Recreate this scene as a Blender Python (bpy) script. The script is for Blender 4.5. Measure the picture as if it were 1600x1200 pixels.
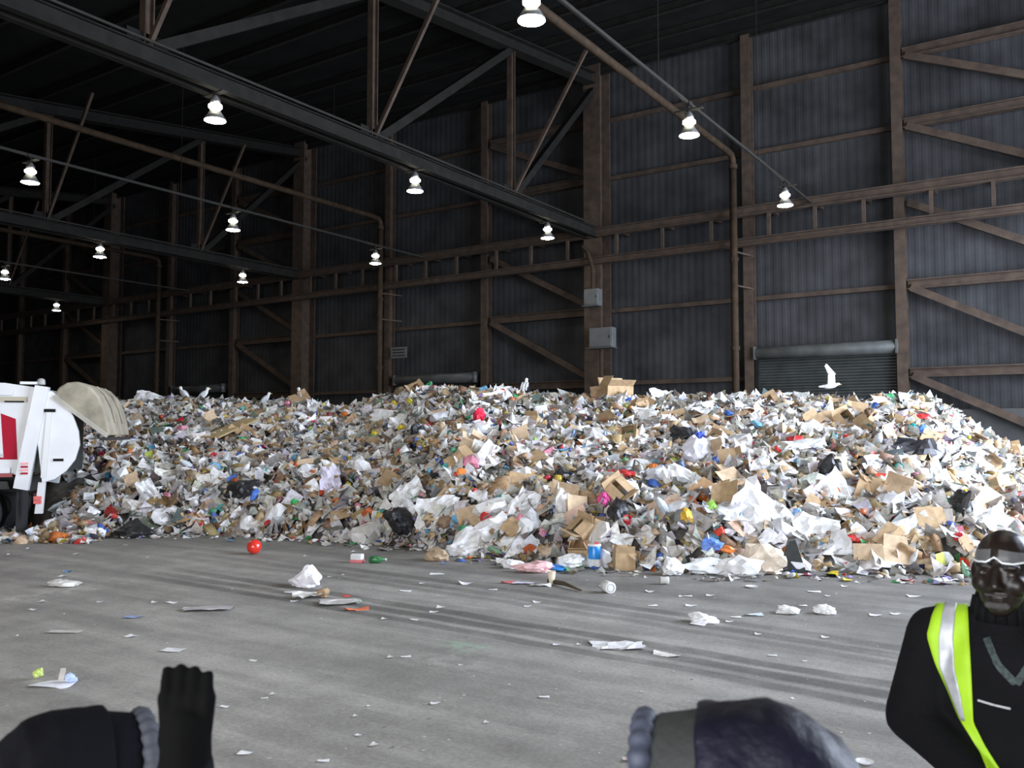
import bpy, bmesh, math, random
import numpy as np
from mathutils import Vector, Matrix, Euler, noise

random.seed(11); rng = np.random.default_rng(11)
for o in list(bpy.data.objects): bpy.data.objects.remove(o)
SC = bpy.context.scene; COL = SC.collection
PI = math.pi

# ------------------------------------------------------------------ camera
CAMH, FPX, YAW, PITCH = 2.1, 1365.0, math.radians(33.7), math.atan(75/1365)
cam = bpy.data.cameras.new('camera'); cam_o = bpy.data.objects.new('camera', cam); COL.objects.link(cam_o)
cam_o.location = (0, 0, CAMH); cam_o.rotation_euler = (PI/2+PITCH, 0, YAW)
cam.sensor_width = 36; cam.lens = 36*FPX/1600; cam.clip_end = 300; cam.clip_start = .05
cam.dof.use_dof = True; cam.dof.focus_distance = 16; cam.dof.aperture_fstop = 5.6
SC.camera = cam_o

# ------------------------------------------------------------------ exposure, world, daylight
SC.view_settings.view_transform = 'Standard'; SC.view_settings.look = 'None'
SC.view_settings.exposure = 0.0; SC.view_settings.gamma = 1.0; SC.view_settings.use_curve_mapping = False
W = bpy.data.worlds.new('overcast'); SC.world = W; W.use_nodes = True
W.node_tree.nodes['Background'].inputs[0].default_value = (.62, .74, 1, 1)
W.node_tree.nodes['Background'].inputs[1].default_value = 1.0

def area_light(name, loc, rot, sx, sy, power, col):
    l = bpy.data.lights.new(name, 'AREA'); l.shape = 'RECTANGLE'; l.size = sx; l.size_y = sy
    l.energy = power; l.color = col
    o = bpy.data.objects.new(name, l); COL.objects.link(o); o.location = loc; o.rotation_euler = rot
    return o
XR, YF, YB, XL = 9.0, -9.0, 34.0, -82.0        # inner faces of the hall's walls
DOOR_R = (13.0, 32.0, 13.5)                       # y0, y1, height of the open truck door in the right wall
DOOR_F = (-7.0, 7.0, 7.0)                      # x0, x1, height of the open truck door behind the camera
# daylight standing in the two open truck doors
area_light('daylight_right_door', (XR+.25, (DOOR_R[0]+DOOR_R[1])/2, DOOR_R[2]/2), (0, PI/2, 0), DOOR_R[2]-.1, DOOR_R[1]-DOOR_R[0]-.1, 15500, (.74, .83, 1))
area_light('daylight_rear_door', ((DOOR_F[0]+DOOR_F[1])/2, YF-.25, DOOR_F[2]/2), (PI/2, 0, 0), DOOR_F[1]-DOOR_F[0]-.1, DOOR_F[2]-.1, 3000, (.96, .97, 1))
LAMP_L = 105.0                                  # radiance of a high-bay lens

# ------------------------------------------------------------------ pixel rays (1600 x 1200 frame)
SA, CA, SP, CP = math.sin(YAW), math.cos(YAW), math.sin(PITCH), math.cos(PITCH)
FWD = Vector((-SA*CP, CA*CP, SP)); UPV = Vector((SA*SP, -CA*SP, CP)); RGT = Vector((CA, SA, 0))
FH = Vector((-SA, CA, 0))
ORG = Vector((0, 0, CAMH))
def ray(px, py): return FWD + RGT*((px-800)/FPX) - UPV*((py-600)/FPX)
def floor_pt(px, py, z=0.0):
    d = ray(px, py); return ORG + d*((z-CAMH)/d.z)
def at_depth(px, py, dep):
    d = ray(px, py); return ORG + d*(dep/d.dot(FH))
def at_Y(px, py, Y):
    d = ray(px, py); return ORG + d*(Y/d.y)

# ------------------------------------------------------------------ materials
MATS = {}
def mat(name, col, rough=.7, metal=0., nscale=0., namt=.3, bump=0., bscale=40., emit=0., spec=.5, alpha=1., trans=0., coat=0.):
    if name in MATS: return MATS[name]
    m = bpy.data.materials.new(name); m.use_nodes = True; nt = m.node_tree; N = nt.nodes; L = nt.links
    b = N['Principled BSDF']; c4 = (*col, 1)
    b.inputs['Base Color'].default_value = c4; b.inputs['Roughness'].default_value = rough
    b.inputs['Metallic'].default_value = metal; b.inputs['Specular IOR Level'].default_value = spec
    b.inputs['Alpha'].default_value = alpha; b.inputs['Transmission Weight'].default_value = trans; b.inputs['Coat Weight'].default_value = coat
    tc = N.new('ShaderNodeTexCoord')
    if nscale:
        t = N.new('ShaderNodeTexNoise'); t.inputs['Scale'].default_value = nscale; t.inputs['Detail'].default_value = 6
        L.new(tc.outputs['Object'], t.inputs['Vector'])
        mr = N.new('ShaderNodeMapRange'); mr.inputs['From Min'].default_value = .3; mr.inputs['From Max'].default_value = .7
        mr.inputs['To Min'].default_value = 1-namt; mr.inputs['To Max'].default_value = 1+namt*.5
        L.new(t.outputs['Fac'], mr.inputs['Value'])
        mx = N.new('ShaderNodeVectorMath'); mx.operation = 'SCALE'; mx.inputs[0].default_value = col
        L.new(mr.outputs[0], mx.inputs['Scale']); L.new(mx.outputs[0], b.inputs['Base Color'])
    if bump:
        t2 = N.new('ShaderNodeTexNoise'); t2.inputs['Scale'].default_value = bscale; t2.inputs['Detail'].default_value = 4
        L.new(tc.outputs['Object'], t2.inputs['Vector'])
        bp = N.new('ShaderNodeBump'); bp.inputs['Strength'].default_value = bump; bp.inputs['Distance'].default_value = .02
        L.new(t2.outputs['Fac'], bp.inputs['Height']); L.new(bp.outputs[0], b.inputs['Normal'])
    if emit:
        b.inputs['Emission Color'].default_value = c4; b.inputs['Emission Strength'].default_value = emit
    MATS[name] = m; return m

rust   = mat('rust_primer_steel', (.055, .034, .021), .8, .0, 3, .45)
steel  = mat('dark_grey_steel', (.011, .010, .008), .8, .0, 3, .4, spec=.2)
sheetm = mat('grey_wall_sheet', (.042, .042, .043), .9, .0, .9, .4, .3, 3, spec=.1)
concm  = mat('push_wall_concrete', (.06, .06, .058), .9, 0, 1.2, .4, .3, 12)
roofm  = mat('dark_roof_deck', (.012, .012, .011), .95, 0, 1, .3, spec=.05)
doorm  = mat('door_slat_steel', (.04, .044, .042), .5, .2, 2, .3)
hous   = mat('door_housing_steel', (.085, .09, .085), .5, .2, 2, .3)
boxm   = mat('grey_enclosure_paint', (.10, .102, .10), .6, 0, 3, .2)
pipem  = mat('brown_drain_pipe', (.04, .025, .014), .8, 0, 4, .4, spec=.2)
alum   = mat('spun_aluminium', (.5, .5, .48), .35, .8)
black  = mat('black_paint', (.02, .02, .02), .5)
galv   = mat('galvanised_conduit', (.02, .018, .014), .7, .0, 3, .3, spec=.3)
def emis(name, col, s):
    m = bpy.data.materials.new(name); m.use_nodes = True; nt = m.node_tree
    e = nt.nodes.new('ShaderNodeEmission'); e.inputs[0].default_value = (*col, 1); e.inputs[1].default_value = s
    nt.links.new(e.outputs[0], nt.nodes['Material Output'].inputs[0]); return m
lensm = emis('lamp_lens_glow', (1, .95, .84), LAMP_L)
slotm = emis('lamp_uplight_glow', (1, .95, .8), 30)

# ------------------------------------------------------------------ mesh helpers
def frame(d):
    d = Vector(d).normalized(); up = Vector((0, 0, 1)) if abs(d.z) < .95 else Vector((0, 1, 0))
    s = d.cross(up).normalized(); return d, s, s.cross(d)
class MB:
    def __init__(s): s.v = []; s.f = []; s.mi = []
    def add(s, vs, fs, m=0):
        n = len(s.v); s.v += [Vector(q) for q in vs]
        for f in fs: s.f.append(tuple(i+n for i in f)); s.mi.append(m)
        return s
    def hexa(s, p, m=0):
        return s.add(p, [(0,3,2,1), (4,5,6,7), (0,1,5,4), (1,2,6,5), (2,3,7,6), (3,0,4,7)], m)
    def box(s, c, d, rot=None, m=0):
        c = Vector(c); x, y, z = d[0]/2, d[1]/2, d[2]/2
        p = [Vector(q) for q in ((-x,-y,-z), (x,-y,-z), (x,y,-z), (-x,y,-z), (-x,-y,z), (x,-y,z), (x,y,z), (-x,y,z))]
        if rot is not None: p = [rot @ q for q in p]
        return s.hexa([c+q for q in p], m)
    def bar(s, a, b, w, h, m=0):
        a, b = Vector(a), Vector(b); d, sd, up = frame(b-a)
        q = [-sd*w/2-up*h/2, sd*w/2-up*h/2, sd*w/2+up*h/2, -sd*w/2+up*h/2]
        return s.hexa([a+i for i in q]+[b+i for i in q], m)
    def ibeam(s, a, b, w, h, t=.03):
        a, b = Vector(a), Vector(b); d, sd, up = frame(b-a)
        for o in (h/2-t/2, -h/2+t/2): s.bar(a+up*o, b+up*o, w, t)
        s.bar(a, b, t, h-2*t); return s
    def tube(s, path, r, n=10, m=0, cap=True):
        path = [Vector(p) for p in path]; rs = r if isinstance(r, (list, tuple)) else [r]*len(path)
        vs, fs = [], []
        prev = None
        for i, p in enumerate(path):
            t = path[min(i+1, len(path)-1)]-path[max(i-1, 0)]
            d, sd, up = frame(t)
            if prev is not None:
                sd = (prev - d*prev.dot(d)).normalized(); up = sd.cross(d)
            prev = sd
            for k in range(n):
                a = 2*PI*k/n; vs.append(p + (sd*math.cos(a)+up*math.sin(a))*rs[i])
        for i in range(len(path)-1):
            for k in range(n):
                k2 = (k+1) % n; fs.append((i*n+k, i*n+k2, (i+1)*n+k2, (i+1)*n+k))
        if cap: fs += [tuple(range(n))[::-1], tuple((len(path)-1)*n+k for k in range(n))]
        return s.add(vs, fs, m)
    def lathe(s, prof, n=16, M=None, m=0, cap=True):
        vs, fs = [], []
        for r, z in prof:
            for k in range(n):
                a = 2*PI*k/n; q = Vector((r*math.cos(a), r*math.sin(a), z)); vs.append(M @ q if M else q)
        for i in range(len(prof)-1):
            for k in range(n):
                k2 = (k+1) % n; fs.append((i*n+k, i*n+k2, (i+1)*n+k2, (i+1)*n+k))
        if cap: fs += [tuple(range(n))[::-1], tuple((len(prof)-1)*n+k for k in range(n))]
        return s.add(vs, fs, m)
    def ball(s, c, r, n=14, k=9, rot=None, m=0):
        r = (r, r, r) if not isinstance(r, (list, tuple)) else r; c = Vector(c); vs, fs = [], []
        for i in range(1, k):
            th = PI*i/k
            for j in range(n):
                a = 2*PI*j/n; q = Vector((r[0]*math.sin(th)*math.cos(a), r[1]*math.sin(th)*math.sin(a), r[2]*math.cos(th)))
                vs.append(c + (rot @ q if rot is not None else q))
        t0 = Vector((0, 0, r[2])); b0 = -t0
        vs += [c+(rot @ t0 if rot is not None else t0), c+(rot @ b0 if rot is not None else b0)]
        T, B = len(vs)-2, len(vs)-1
        for i in range(k-2):
            for j in range(n):
                j2 = (j+1) % n; fs.append((i*n+j, (i+1)*n+j, (i+1)*n+j2, i*n+j2))
        for j in range(n):
            j2 = (j+1) % n; fs += [(T, j, j2), (B, (k-2)*n+j2, (k-2)*n+j)]
        return s.add(vs, fs, m)
    def caps(s, a, b, r1, r2, n=12):
        a, b = Vector(a), Vector(b); d = (b-a).normalized(); path, rs = [], []
        for t in (-.97, -.7, -.35): path.append(a+d*r1*t); rs.append(r1*math.sqrt(1-t*t))
        path.append(a); rs.append(r1); path.append(b); rs.append(r2)
        for t in (.35, .7, .97): path.append(b+d*r2*t); rs.append(r2*math.sqrt(1-t*t))
        return s.tube(path, rs, n)
    def prism(s, pts, y0, y1, m=0):           # polygon in x-z, extruded in y
        n = len(pts); vs = [(x, y0, z) for x, z in pts]+[(x, y1, z) for x, z in pts]
        fs = [tuple(range(n)), tuple(range(n, 2*n))[::-1]]+[(i, i+n, (i+1) % n+n, (i+1) % n) for i in range(n)]
        return s.add(vs, fs, m)
    def mesh(s, name, mats, smooth=False):
        me = bpy.data.meshes.new(name); me.from_pydata([tuple(q) for q in s.v], [], s.f)
        mats = mats if isinstance(mats, (list, tuple)) else [mats]
        for q in mats: me.materials.append(q)
        if len(mats) > 1: me.polygons.foreach_set('material_index', s.mi)
        bm = bmesh.new(); bm.from_mesh(me); bmesh.ops.recalc_face_normals(bm, faces=bm.faces); bm.to_mesh(me); bm.free()
        if smooth: me.polygons.foreach_set('use_smooth', [True]*len(me.polygons))
        me.update(); return me
    def build(s, name, mats, parent=None, smooth=False, world=False, loc=None):
        if world and parent is not None:
            for i in range(len(s.v)): s.v[i] = s.v[i]-parent.location
        if loc is not None:
            for i in range(len(s.v)): s.v[i] = s.v[i]-Vector(loc)
        return link(name, s.mesh(name, mats, smooth), parent, loc)
def link(name, me, parent=None, loc=None):
    o = bpy.data.objects.new(name, me); COL.objects.link(o)
    if parent is not None: o.parent = parent
    if loc is not None: o.location = loc
    return o
def tag(o, label=None, cat=None, group=None, kind=None):
    if label: o['label'] = label
    if cat: o['category'] = cat
    if group: o['group'] = group
    if kind: o['kind'] = kind
    return o
def thing(name, label, cat, loc=(0,0,0), rotz=0, group=None):
    o = bpy.data.objects.new(name, None); COL.objects.link(o); o.empty_display_size = .2
    o.location = loc; o.rotation_euler = (0, 0, rotz); return tag(o, label, cat, group)
def dup(root, loc, rot=None, label=None, group=None):
    r = root.copy(); COL.objects.link(r); r.location = loc
    if rot is not None: r.rotation_euler = rot
    if label: r['label'] = label
    if group: r['group'] = group
    for ch in list(root.children):
        c = ch.copy(); COL.objects.link(c); c.parent = r
        for g in list(ch.children):
            d = g.copy(); COL.objects.link(d); d.parent = c
    return r
def bev(o, w=.01, seg=2):
    m = o.modifiers.new('bevel', 'BEVEL'); m.width = w; m.segments = seg; m.limit_method = 'ANGLE'; return o
def remesh(o, vox, smooth=6):
    m = o.modifiers.new('fuse', 'REMESH'); m.mode = 'VOXEL'; m.voxel_size = vox; m.use_smooth_shade = True
    if smooth:
        k = o.modifiers.new('soften', 'SMOOTH'); k.factor = .5; k.iterations = smooth
    return o

# ================================================================== THE HALL
# ---- floor: worn concrete with tyre tracks and stains
def floor_material():
    m = bpy.data.materials.new('worn_concrete_floor'); m.use_nodes = True; nt = m.node_tree; N = nt.nodes; L = nt.links
    b = N['Principled BSDF']; b.inputs['Roughness'].default_value = .62; b.inputs['Specular IOR Level'].default_value = .35
    geo = N.new('ShaderNodeNewGeometry'); sep = N.new('ShaderNodeSeparateXYZ'); L.new(geo.outputs['Position'], sep.inputs[0])
    X, Y = sep.outputs[0], sep.outputs[1]
    def M(op, a, c=None, d=None):
        n = N.new('ShaderNodeMath'); n.operation = op
        for i, q in enumerate((a, c, d)):
            if q is None: continue
            if isinstance(q, (int, float)): n.inputs[i].default_value = q
            else: L.new(q, n.inputs[i])
        return n.outputs[0]
    def nz(scale, det=6, vec=None, rough=.6):
        t = N.new('ShaderNodeTexNoise'); t.inputs['Scale'].default_value = scale; t.inputs['Detail'].default_value = det; t.inputs['Roughness'].default_value = rough
        L.new(vec or geo.outputs['Position'], t.inputs['Vector']); return t.outputs['Fac']
    def mr(v, a, c, d, e):
        n = N.new('ShaderNodeMapRange'); n.interpolation_type = 'SMOOTHSTEP'
        for i, q in zip((1,2,3,4), (a,c,d,e)): n.inputs[i].default_value = q
        L.new(v, n.inputs[0]); return n.outputs[0]
    # long streaks left by the loader's blade, along the wall
    mp = N.new('ShaderNodeMapping'); mp.inputs['Scale'].default_value = (.25, 2.2, 1); mp.inputs['Rotation'].default_value = (0, 0, .1)
    L.new(geo.outputs['Position'], mp.inputs[0])
    streak = mr(nz(1.0, 5, mp.outputs[0]), .35, .7, .80, 1.14)
    big = mr(nz(.35, 4), .3, .7, .84, 1.12)
    med = mr(nz(2.2, 6, rough=.7), .3, .72, .84, 1.10)
    fine = mr(nz(26, 5, rough=.75), .3, .7, .83, 1.14)
    val = M('MULTIPLY', M('MULTIPLY', streak, big), M('MULTIPLY', med, fine))
    wob = M('MULTIPLY', M('SUBTRACT', nz(.5, 2), .5), .25)
    def track(a, bq, c, off, hw, dark):
        cur = M('ADD', M('MULTIPLY', M('ADD', M('MULTIPLY', X, c), bq), X), a+off)
        d = M('ABSOLUTE', M('SUBTRACT', M('SUBTRACT', Y, cur), wob))
        band = mr(d, hw*.45, hw, 1, 0)
        fade = M('MULTIPLY', mr(X, -13.5, -9, 0, 1), mr(nz(1.3, 4), .25, .55, .45, 1))
        return M('SUBTRACT', 1.0, M('MULTIPLY', M('MULTIPLY', band, fade), dark))
    for tr in ((7.47, -.0863, -.00308, .30, .16, .52), (7.47, -.0863, -.00308, -.02, .15, .50), (7.47, -.0863, -.00308, -.34, .13, .46),
               (8.735, -.1403, -.00628, .36, .15, .34), (8.735, -.1403, -.00628, 0.02, .16, .36), (8.735, -.1403, -.00628, -.30, .12, .25),
               (10.4, -.05, 0, 0, .35, .18)):
        val = M('MULTIPLY', val, track(*tr))
    def blob(cx, cy, rx, ry):
        u = M('DIVIDE', M('SUBTRACT', X, cx), rx); v = M('DIVIDE', M('SUBTRACT', Y, cy), ry)
        r = M('SQRT', M('ADD', M('MULTIPLY', u, u), M('MULTIPLY', v, v)))
        return M('MULTIPLY', mr(r, .2, 1, 1, 0), mr(nz(5, 5), .4, .62, 0, 1))
    # wet patch and lack of light, both painted dark near the foot of the pile
    wet_shade = M('MULTIPLY', mr(Y, 8.2, 11.5, 0, .42), mr(nz(.8, 4), .3, .6, .5, 1))
    val = M('MULTIPLY', val, M('SUBTRACT', 1.0, wet_shade))
    pale = M('ADD', blob(-11.4, 6.4, .45, 1.6), blob(-5.0, 6.5, .8, .5))
    val = M('MULTIPLY', val, M('ADD', 1.0, M('MULTIPLY', pale, .35)))
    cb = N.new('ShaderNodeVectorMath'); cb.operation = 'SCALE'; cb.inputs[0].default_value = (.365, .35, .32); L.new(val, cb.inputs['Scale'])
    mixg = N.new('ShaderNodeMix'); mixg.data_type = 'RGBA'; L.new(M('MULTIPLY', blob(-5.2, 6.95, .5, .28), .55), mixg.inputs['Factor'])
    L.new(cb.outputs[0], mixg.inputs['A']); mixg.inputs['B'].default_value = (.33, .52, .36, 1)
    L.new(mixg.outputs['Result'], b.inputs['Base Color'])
    bp = N.new('ShaderNodeBump'); bp.inputs['Strength'].default_value = .35; bp.inputs['Distance'].default_value = .01
    L.new(nz(40, 5), bp.inputs['Height']); L.new(bp.outputs[0], b.inputs['Normal'])
    return m
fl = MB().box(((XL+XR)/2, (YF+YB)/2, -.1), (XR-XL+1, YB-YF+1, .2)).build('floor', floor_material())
tag(fl, kind='structure')

# ---- back wall: corrugated sheets, columns, girts, braces
BAY = 6.08; COLX = [-17.78 + BAY*k for k in range(-10, 5)]; COLX[11] = -11.15    # set off to the door jamb
MAIN = [-17.78 + 3*BAY*k for k in (-3, -2, -1, 0, 1)]   # columns that carry a truss
def corrugated(x0, x1, z0, z1, y, pitch=.32, dep=.009):
    vs, fs, x, i = [], [], x0, 0
    prof = ((0, 0), (.12, 0), (.16, dep), (.28, dep))
    while x < x1:
        for dx, dy in prof: vs += [(x+dx, y+dy, z0), (x+dx, y+dy, z1)]
        x += pitch
    for k in range(len(vs)//2-1): fs.append((2*k, 2*k+2, 2*k+3, 2*k+1))
    return vs, fs
wb = MB(); wb.add(*corrugated(XL, XR+.5, 2.9, 19, YB))
wall_back = tag(wb.build('wall_back', sheetm), kind='structure')
pw = MB().box(((XL+XR)/2, YB+.05, 1.45), (XR-XL, .5, 2.9)).build('wall_push', concm); tag(pw, kind='structure'); bev(pw, .04)
for x in COLX:
    main = any(abs(x-q) < .1 for q in MAIN)
    if main: MB().ibeam((x, YB-.65, 0), (x, YB-.65, 18.1), .82, .95, .06).build('column', rust, wall_back)
    else: MB().ibeam((x, YB-.42, 0), (x, YB-.42, 17.9), .36, .42, .04).build('column', rust, wall_back)
GZ = (15.8, 13.2, 7.35, 4.2)
for k in range(len(COLX)-1):
    xa, xb = COLX[k]+.2, COLX[k+1]-.2
    braced = round((COLX[k]+17.78)/BAY) in (2, -1, 5, -4, -7)
    for z in GZ:
        if braced: MB().ibeam((xa, YB-.36, z), (xb, YB-.36, z), .3, .34, .04).build('strut', rust, wall_back)
        else: MB().bar((xa, YB-.12, z), (xb, YB-.12, z), .2, .17).build('girt', rust, wall_back)
    for z, w in ((10.6, .42), (9.4, .34)):
        MB().ibeam((xa-.2, YB-1.25, z), (xb+.2, YB-1.25, z), .34, w*.85, .04).build('wind_girder', rust, wall_back)
    for j in range(3):
        xm = xa+(xb-xa)*(j+.5)/3
        MB().bar((xm, YB-1.25, 9.55), (xm, YB-1.25, 10.45), .12, .12).build('girder_post', rust, wall_back)
        MB().bar((xm, YB-1.15, 10.6), (xm, YB-.1, 10.6), .1, .12).build('girder_tie', rust, wall_back)
    if braced:
        zs = (15.8, 13.2, 10.4, 7.35, 4.2, 1.2)
        for a, c in zip(zs[:-1], zs[1:]):
            MB().bar((xa+.1, YB-.42, a-.1), (xb-.1, YB-.42, c+.15), .16, .26).build('diagonal_brace', rust, wall_back)

# ---- roller doors in the back wall
def roller_door(idx, x0, x1, z1, label):
    d = thing('door_%d' % idx, None, None, (x0, YB-.3, 0)); d['kind'] = 'structure'; d['label'] = label
    n = int((z1-.0)/.11); vs, fs = [], []
    for i in range(n+1):
        z = i*.11
        for dz, dy in ((0, 0), (.03, -.035), (.08, -.035)):
            vs += [(0, dy, z+dz), (x1-x0, dy, z+dz)]
    for k in range(len(vs)//2-1): fs.append((2*k, 2*k+1, 2*k+3, 2*k+2))
    MB().add(vs, fs).build('slat_curtain', doorm, d)
    MB().lathe([(.2, -.1), (.24, -.05), (.24, x1-x0+.05), (.2, x1-x0+.1)], 16, Matrix.Translation((0, -.22, z1+.15)) @ Matrix.Rotation(PI/2, 4, 'Y')).build('coil_housing', hous, d, True)
    for x in (-.06, x1-x0+.06):
        MB().box((x, -.06, z1/2), (.14, .16, z1)).build('guide_rail', steel, d)
        MB().box((x, -.22, z1+.15), (.06, .5, .5)).build('end_bracket', hous, d)
    return d
roller_door(1, -10.85, -5.85, 5.0, 'grey steel roller door with coil housing behind the gull in flight')
roller_door(2, -29.3, -24.4, 4.55, 'dim roller door with pale coil housing left of the braced bay')
roller_door(3, -47.5, -42.8, 4.55, 'dark roller door far along the back wall')

# ---- other walls with the two open truck doors; roof
def wall_x(name, x, y0, y1, o0, o1, oh, H=18.5):
    w = tag(MB().box((x+.25, (y0+o0)/2, H/2), (.5, o0-y0, H)).build(name, sheetm), kind='structure')
    MB().box((x+.25, (o1+y1)/2, H/2), (.5, y1-o1, H)).build('panel', sheetm, w)
    MB().box((x+.25, (o0+o1)/2, (H+oh)/2), (.5, o1-o0, H-oh)).build('panel_over_door', sheetm, w)
    return w
wall_x('wall_right', XR, YF, YB+.5, DOOR_R[0], DOOR_R[1], DOOR_R[2])
wf = tag(MB().box(((XL+DOOR_F[0])/2, YF-.25, 9.25), (DOOR_F[0]-XL, .5, 18.5)).build('wall_front', sheetm), kind='structure')
MB().box(((DOOR_F[1]+XR)/2, YF-.25, 9.25), (XR-DOOR_F[1], .5, 18.5)).build('panel', sheetm, wf)
MB().box(((DOOR_F[0]+DOOR_F[1])/2, YF-.25, (18.5+DOOR_F[2])/2), (DOOR_F[1]-DOOR_F[0], .5, 18.5-DOOR_F[2])).build('panel_over_door', sheetm, wf)
tag(MB().box((XL-.25, (YF+YB)/2, 9.25), (.5, YB-YF+1, 18.5)).build('wall_left', sheetm), kind='structure')
def zroof(Y): return 18.2 - .135*(YB-Y) if Y > 4 else 18.2-.135*30 + .135*(4-Y)
c = MB()
for ya, yb in ((4, YB+.3), (YF-.5, 4)):
    c.hexa([(XL, ya, zroof(ya)), (XR+.5, ya, zroof(ya)), (XR+.5, yb, zroof(yb)), (XL, yb, zroof(yb)),
            (XL, ya, zroof(ya)+.3), (XR+.5, ya, zroof(ya)+.3), (XR+.5, yb, zroof(yb)+.3), (XL, yb, zroof(yb)+.3)])
ceil = tag(c.build('ceiling', roofm), kind='structure')
for k in range(12):
    y = 6.2+k*2.48; z = zroof(y)-.18
    MB().ibeam((XL+1, y, z), (XR, y, z), .14, .3, .025).build('purlin', steel, ceil)

# ---- roof trusses (planes of constant x), 7.45 m panels
NODES = [34-.6, 26.6, 19.1, 11.6, 4.1, -3.4, -8.6]
def truss(x, label):
    t = thing('roof_truss', label, 'truss', (x, YB-1, 10.6), group='roof trusses over the tipping floor')
    def P(mb, n, m=rust): return mb.build(n, m, t, world=True)
    P(MB().ibeam((x-.22, YB-.9, 10.62), (x-.22, YF+.1, 10.62), .2, .4), 'bottom_chord', steel)
    P(MB().ibeam((x+.22, YB-.9, 10.62), (x+.22, YF+.1, 10.62), .2, .4), 'bottom_chord', steel)
    P(MB().ibeam((x, YB-.9, zroof(YB-.9)-.6), (x, 4, zroof(4)-.6), .5, .5, .05), 'top_chord', steel)
    P(MB().ibeam((x, 4, zroof(4)-.6), (x, YF+.1, zroof(YF)-.6), .5, .5, .05), 'top_chord', steel)
    for dx, z in ((-.42, 10.86), (-.3, 10.9), (.38, 10.88)):
        P(MB().tube([(x+dx, YB-1.3, z), (x+dx, YF+.2, z)], .035, 8), 'conduit', galv)
    for i, y in enumerate(NODES[1:], 1):
        P(MB().ibeam((x, y, 10.8), (x, y, zroof(y)-.8), .22, .24), 'vertical', rust)
        P(MB().box((x, y, 10.9), (.03, 1.0, .6)), 'gusset_plate', steel)
        ya = NODES[i-1]
        P(MB().bar((x, y+.15, 10.9), (x, ya-.1, zroof(ya)-.85), .26, .26), 'diagonal', steel)
        if 4 < y < 28:
            P(MB().bar((x+.1, y, 10.9), (x+3.2, y, min(zroof(y)-.4, 10.9+4.7)), .1, .12), 'sway_brace', rust)
truss(-54.26, 'rust brown roof truss farthest left, one small lamp in view under it')
truss(-36.02, 'rust brown roof truss in the middle distance with two lamps under its bottom chord')
truss(.46, 'roof truss beyond the right edge of the photo')
truss(-17.78, 'big grey roof truss crossing the upper left with three lamps under its bottom chord')

# ---- lamps: high-bay lights with a bright lens below and an uplight slot above
def make_lamp():
    t = thing('high_bay_lamp', '', 'lamp', (0, 0, 0))
    MB().lathe([(.02, -.045), (.15, -.035), (.235, 0), (.245, .015)], 24).build('lens', lensm, t, True)
    MB().lathe([(.262, -.005), (.265, .02), (.2, .12), (.135, .22), (.12, .28)], 24, cap=False).build('reflector', alum, t, True)
    MB().lathe([(.09, .285), (.13, .29), (.165, .32), (.165, .375), (.1, .385)], 20).build('uplight_slot', slotm, t, True)
    MB().lathe([(.1, .388), (.135, .395), (.12, .5), (.06, .6), (.02, .64)], 18).build('ballast_housing', alum, t, True)
    MB().tube([(0, 0, .62), (0, 0, .82)], .018, 8).build('hook', black, t)
    return t
PLATE = MB().box((0, 0, .665), (.75, .16, .03)).mesh('mounting_plate', galv)
LZ = 9.75
ROWS = [(-17.78, (13.5, 21.1, 29.2, 5.9, -1.7)), (-8.5, (13.4, 21.0, 29.4, 5.9, -1.7)), (.46, (5.9, 13.5, 21.1)), (-27.0, (13.8, 21.4, 29.3)), (-36.02, (21.5, 29.2)), (-45.2, (22.0,)), (-54.26, (29.6,))]
LL = {(-17.78,13.5): 'bright lamp nearest the camera under the big grey truss', (-17.78,21.1): 'middle lamp of the three under the big grey truss',
      (-17.78,29.2): 'lamp under the big grey truss closest to the electrical boxes',
      (-8.5,13.4): 'lamp cut by the top edge of the photo', (-8.5,21.0): 'lamp hanging in front of the slanting drain pipe, upper right',
      (-8.5,29.4): 'lamp farthest right, hanging above the roller door', (-27.0,13.8): 'lamp at the upper left edge, left end of the middle conduit row',
      (-27.0,21.4): 'middle lamp of the conduit row between the two trusses', (-27.0,29.3): 'lamp at the wall end of the conduit row between the two trusses',
      (-36.02,21.5): 'left of two lamps under the rust brown middle truss', (-36.02,29.2): 'right of two lamps under the rust brown middle truss',
      (-45.2,22.0): 'lamp cut by the left edge of the photo', (-54.26,29.6): 'smallest lamp, far left above the truck'}
proto = None
for x, ys in ROWS:
    for y in ys:
        if proto is None: proto = make_lamp(); o = proto; o.location = (x, y, LZ)
        else: o = dup(proto, (x, y, LZ))
        if x in (-17.78, -36.02, -54.26, .46): link('mounting_plate', PLATE, o)
        tag(o, 'glowing high-bay '+LL.get((x, y), 'lamp overhead near the camera, above the top edge of the photo'), 'lamp', 'high-bay lamps')
    if x in (-8.5, -27.0, -45.2):
        c = thing('lamp_conduit', {-8.5: 'thin conduit carrying the right-hand row of lamps', -27.0: 'thin conduit carrying the lamps between the two trusses', -45.2: 'thin far conduit carrying the lamp at the left edge'}[x], 'conduit', (x, 20, 10.6))
        MB().bar((x, YB-.6, 10.6), (x, YF+.2, 10.6), .06, .08).build('rail', galv, c, world=True)
        for y in NODES[1:]:
            MB().tube([(x, y, 10.6), (x, y, zroof(y)-.05)], .012, 6).build('hanger_rod', steel, c, world=True)
        for y in ys:
            MB().box((x, y, 10.58), (.12, .22, .1)).build('junction_box', galv, c, world=True)

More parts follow.
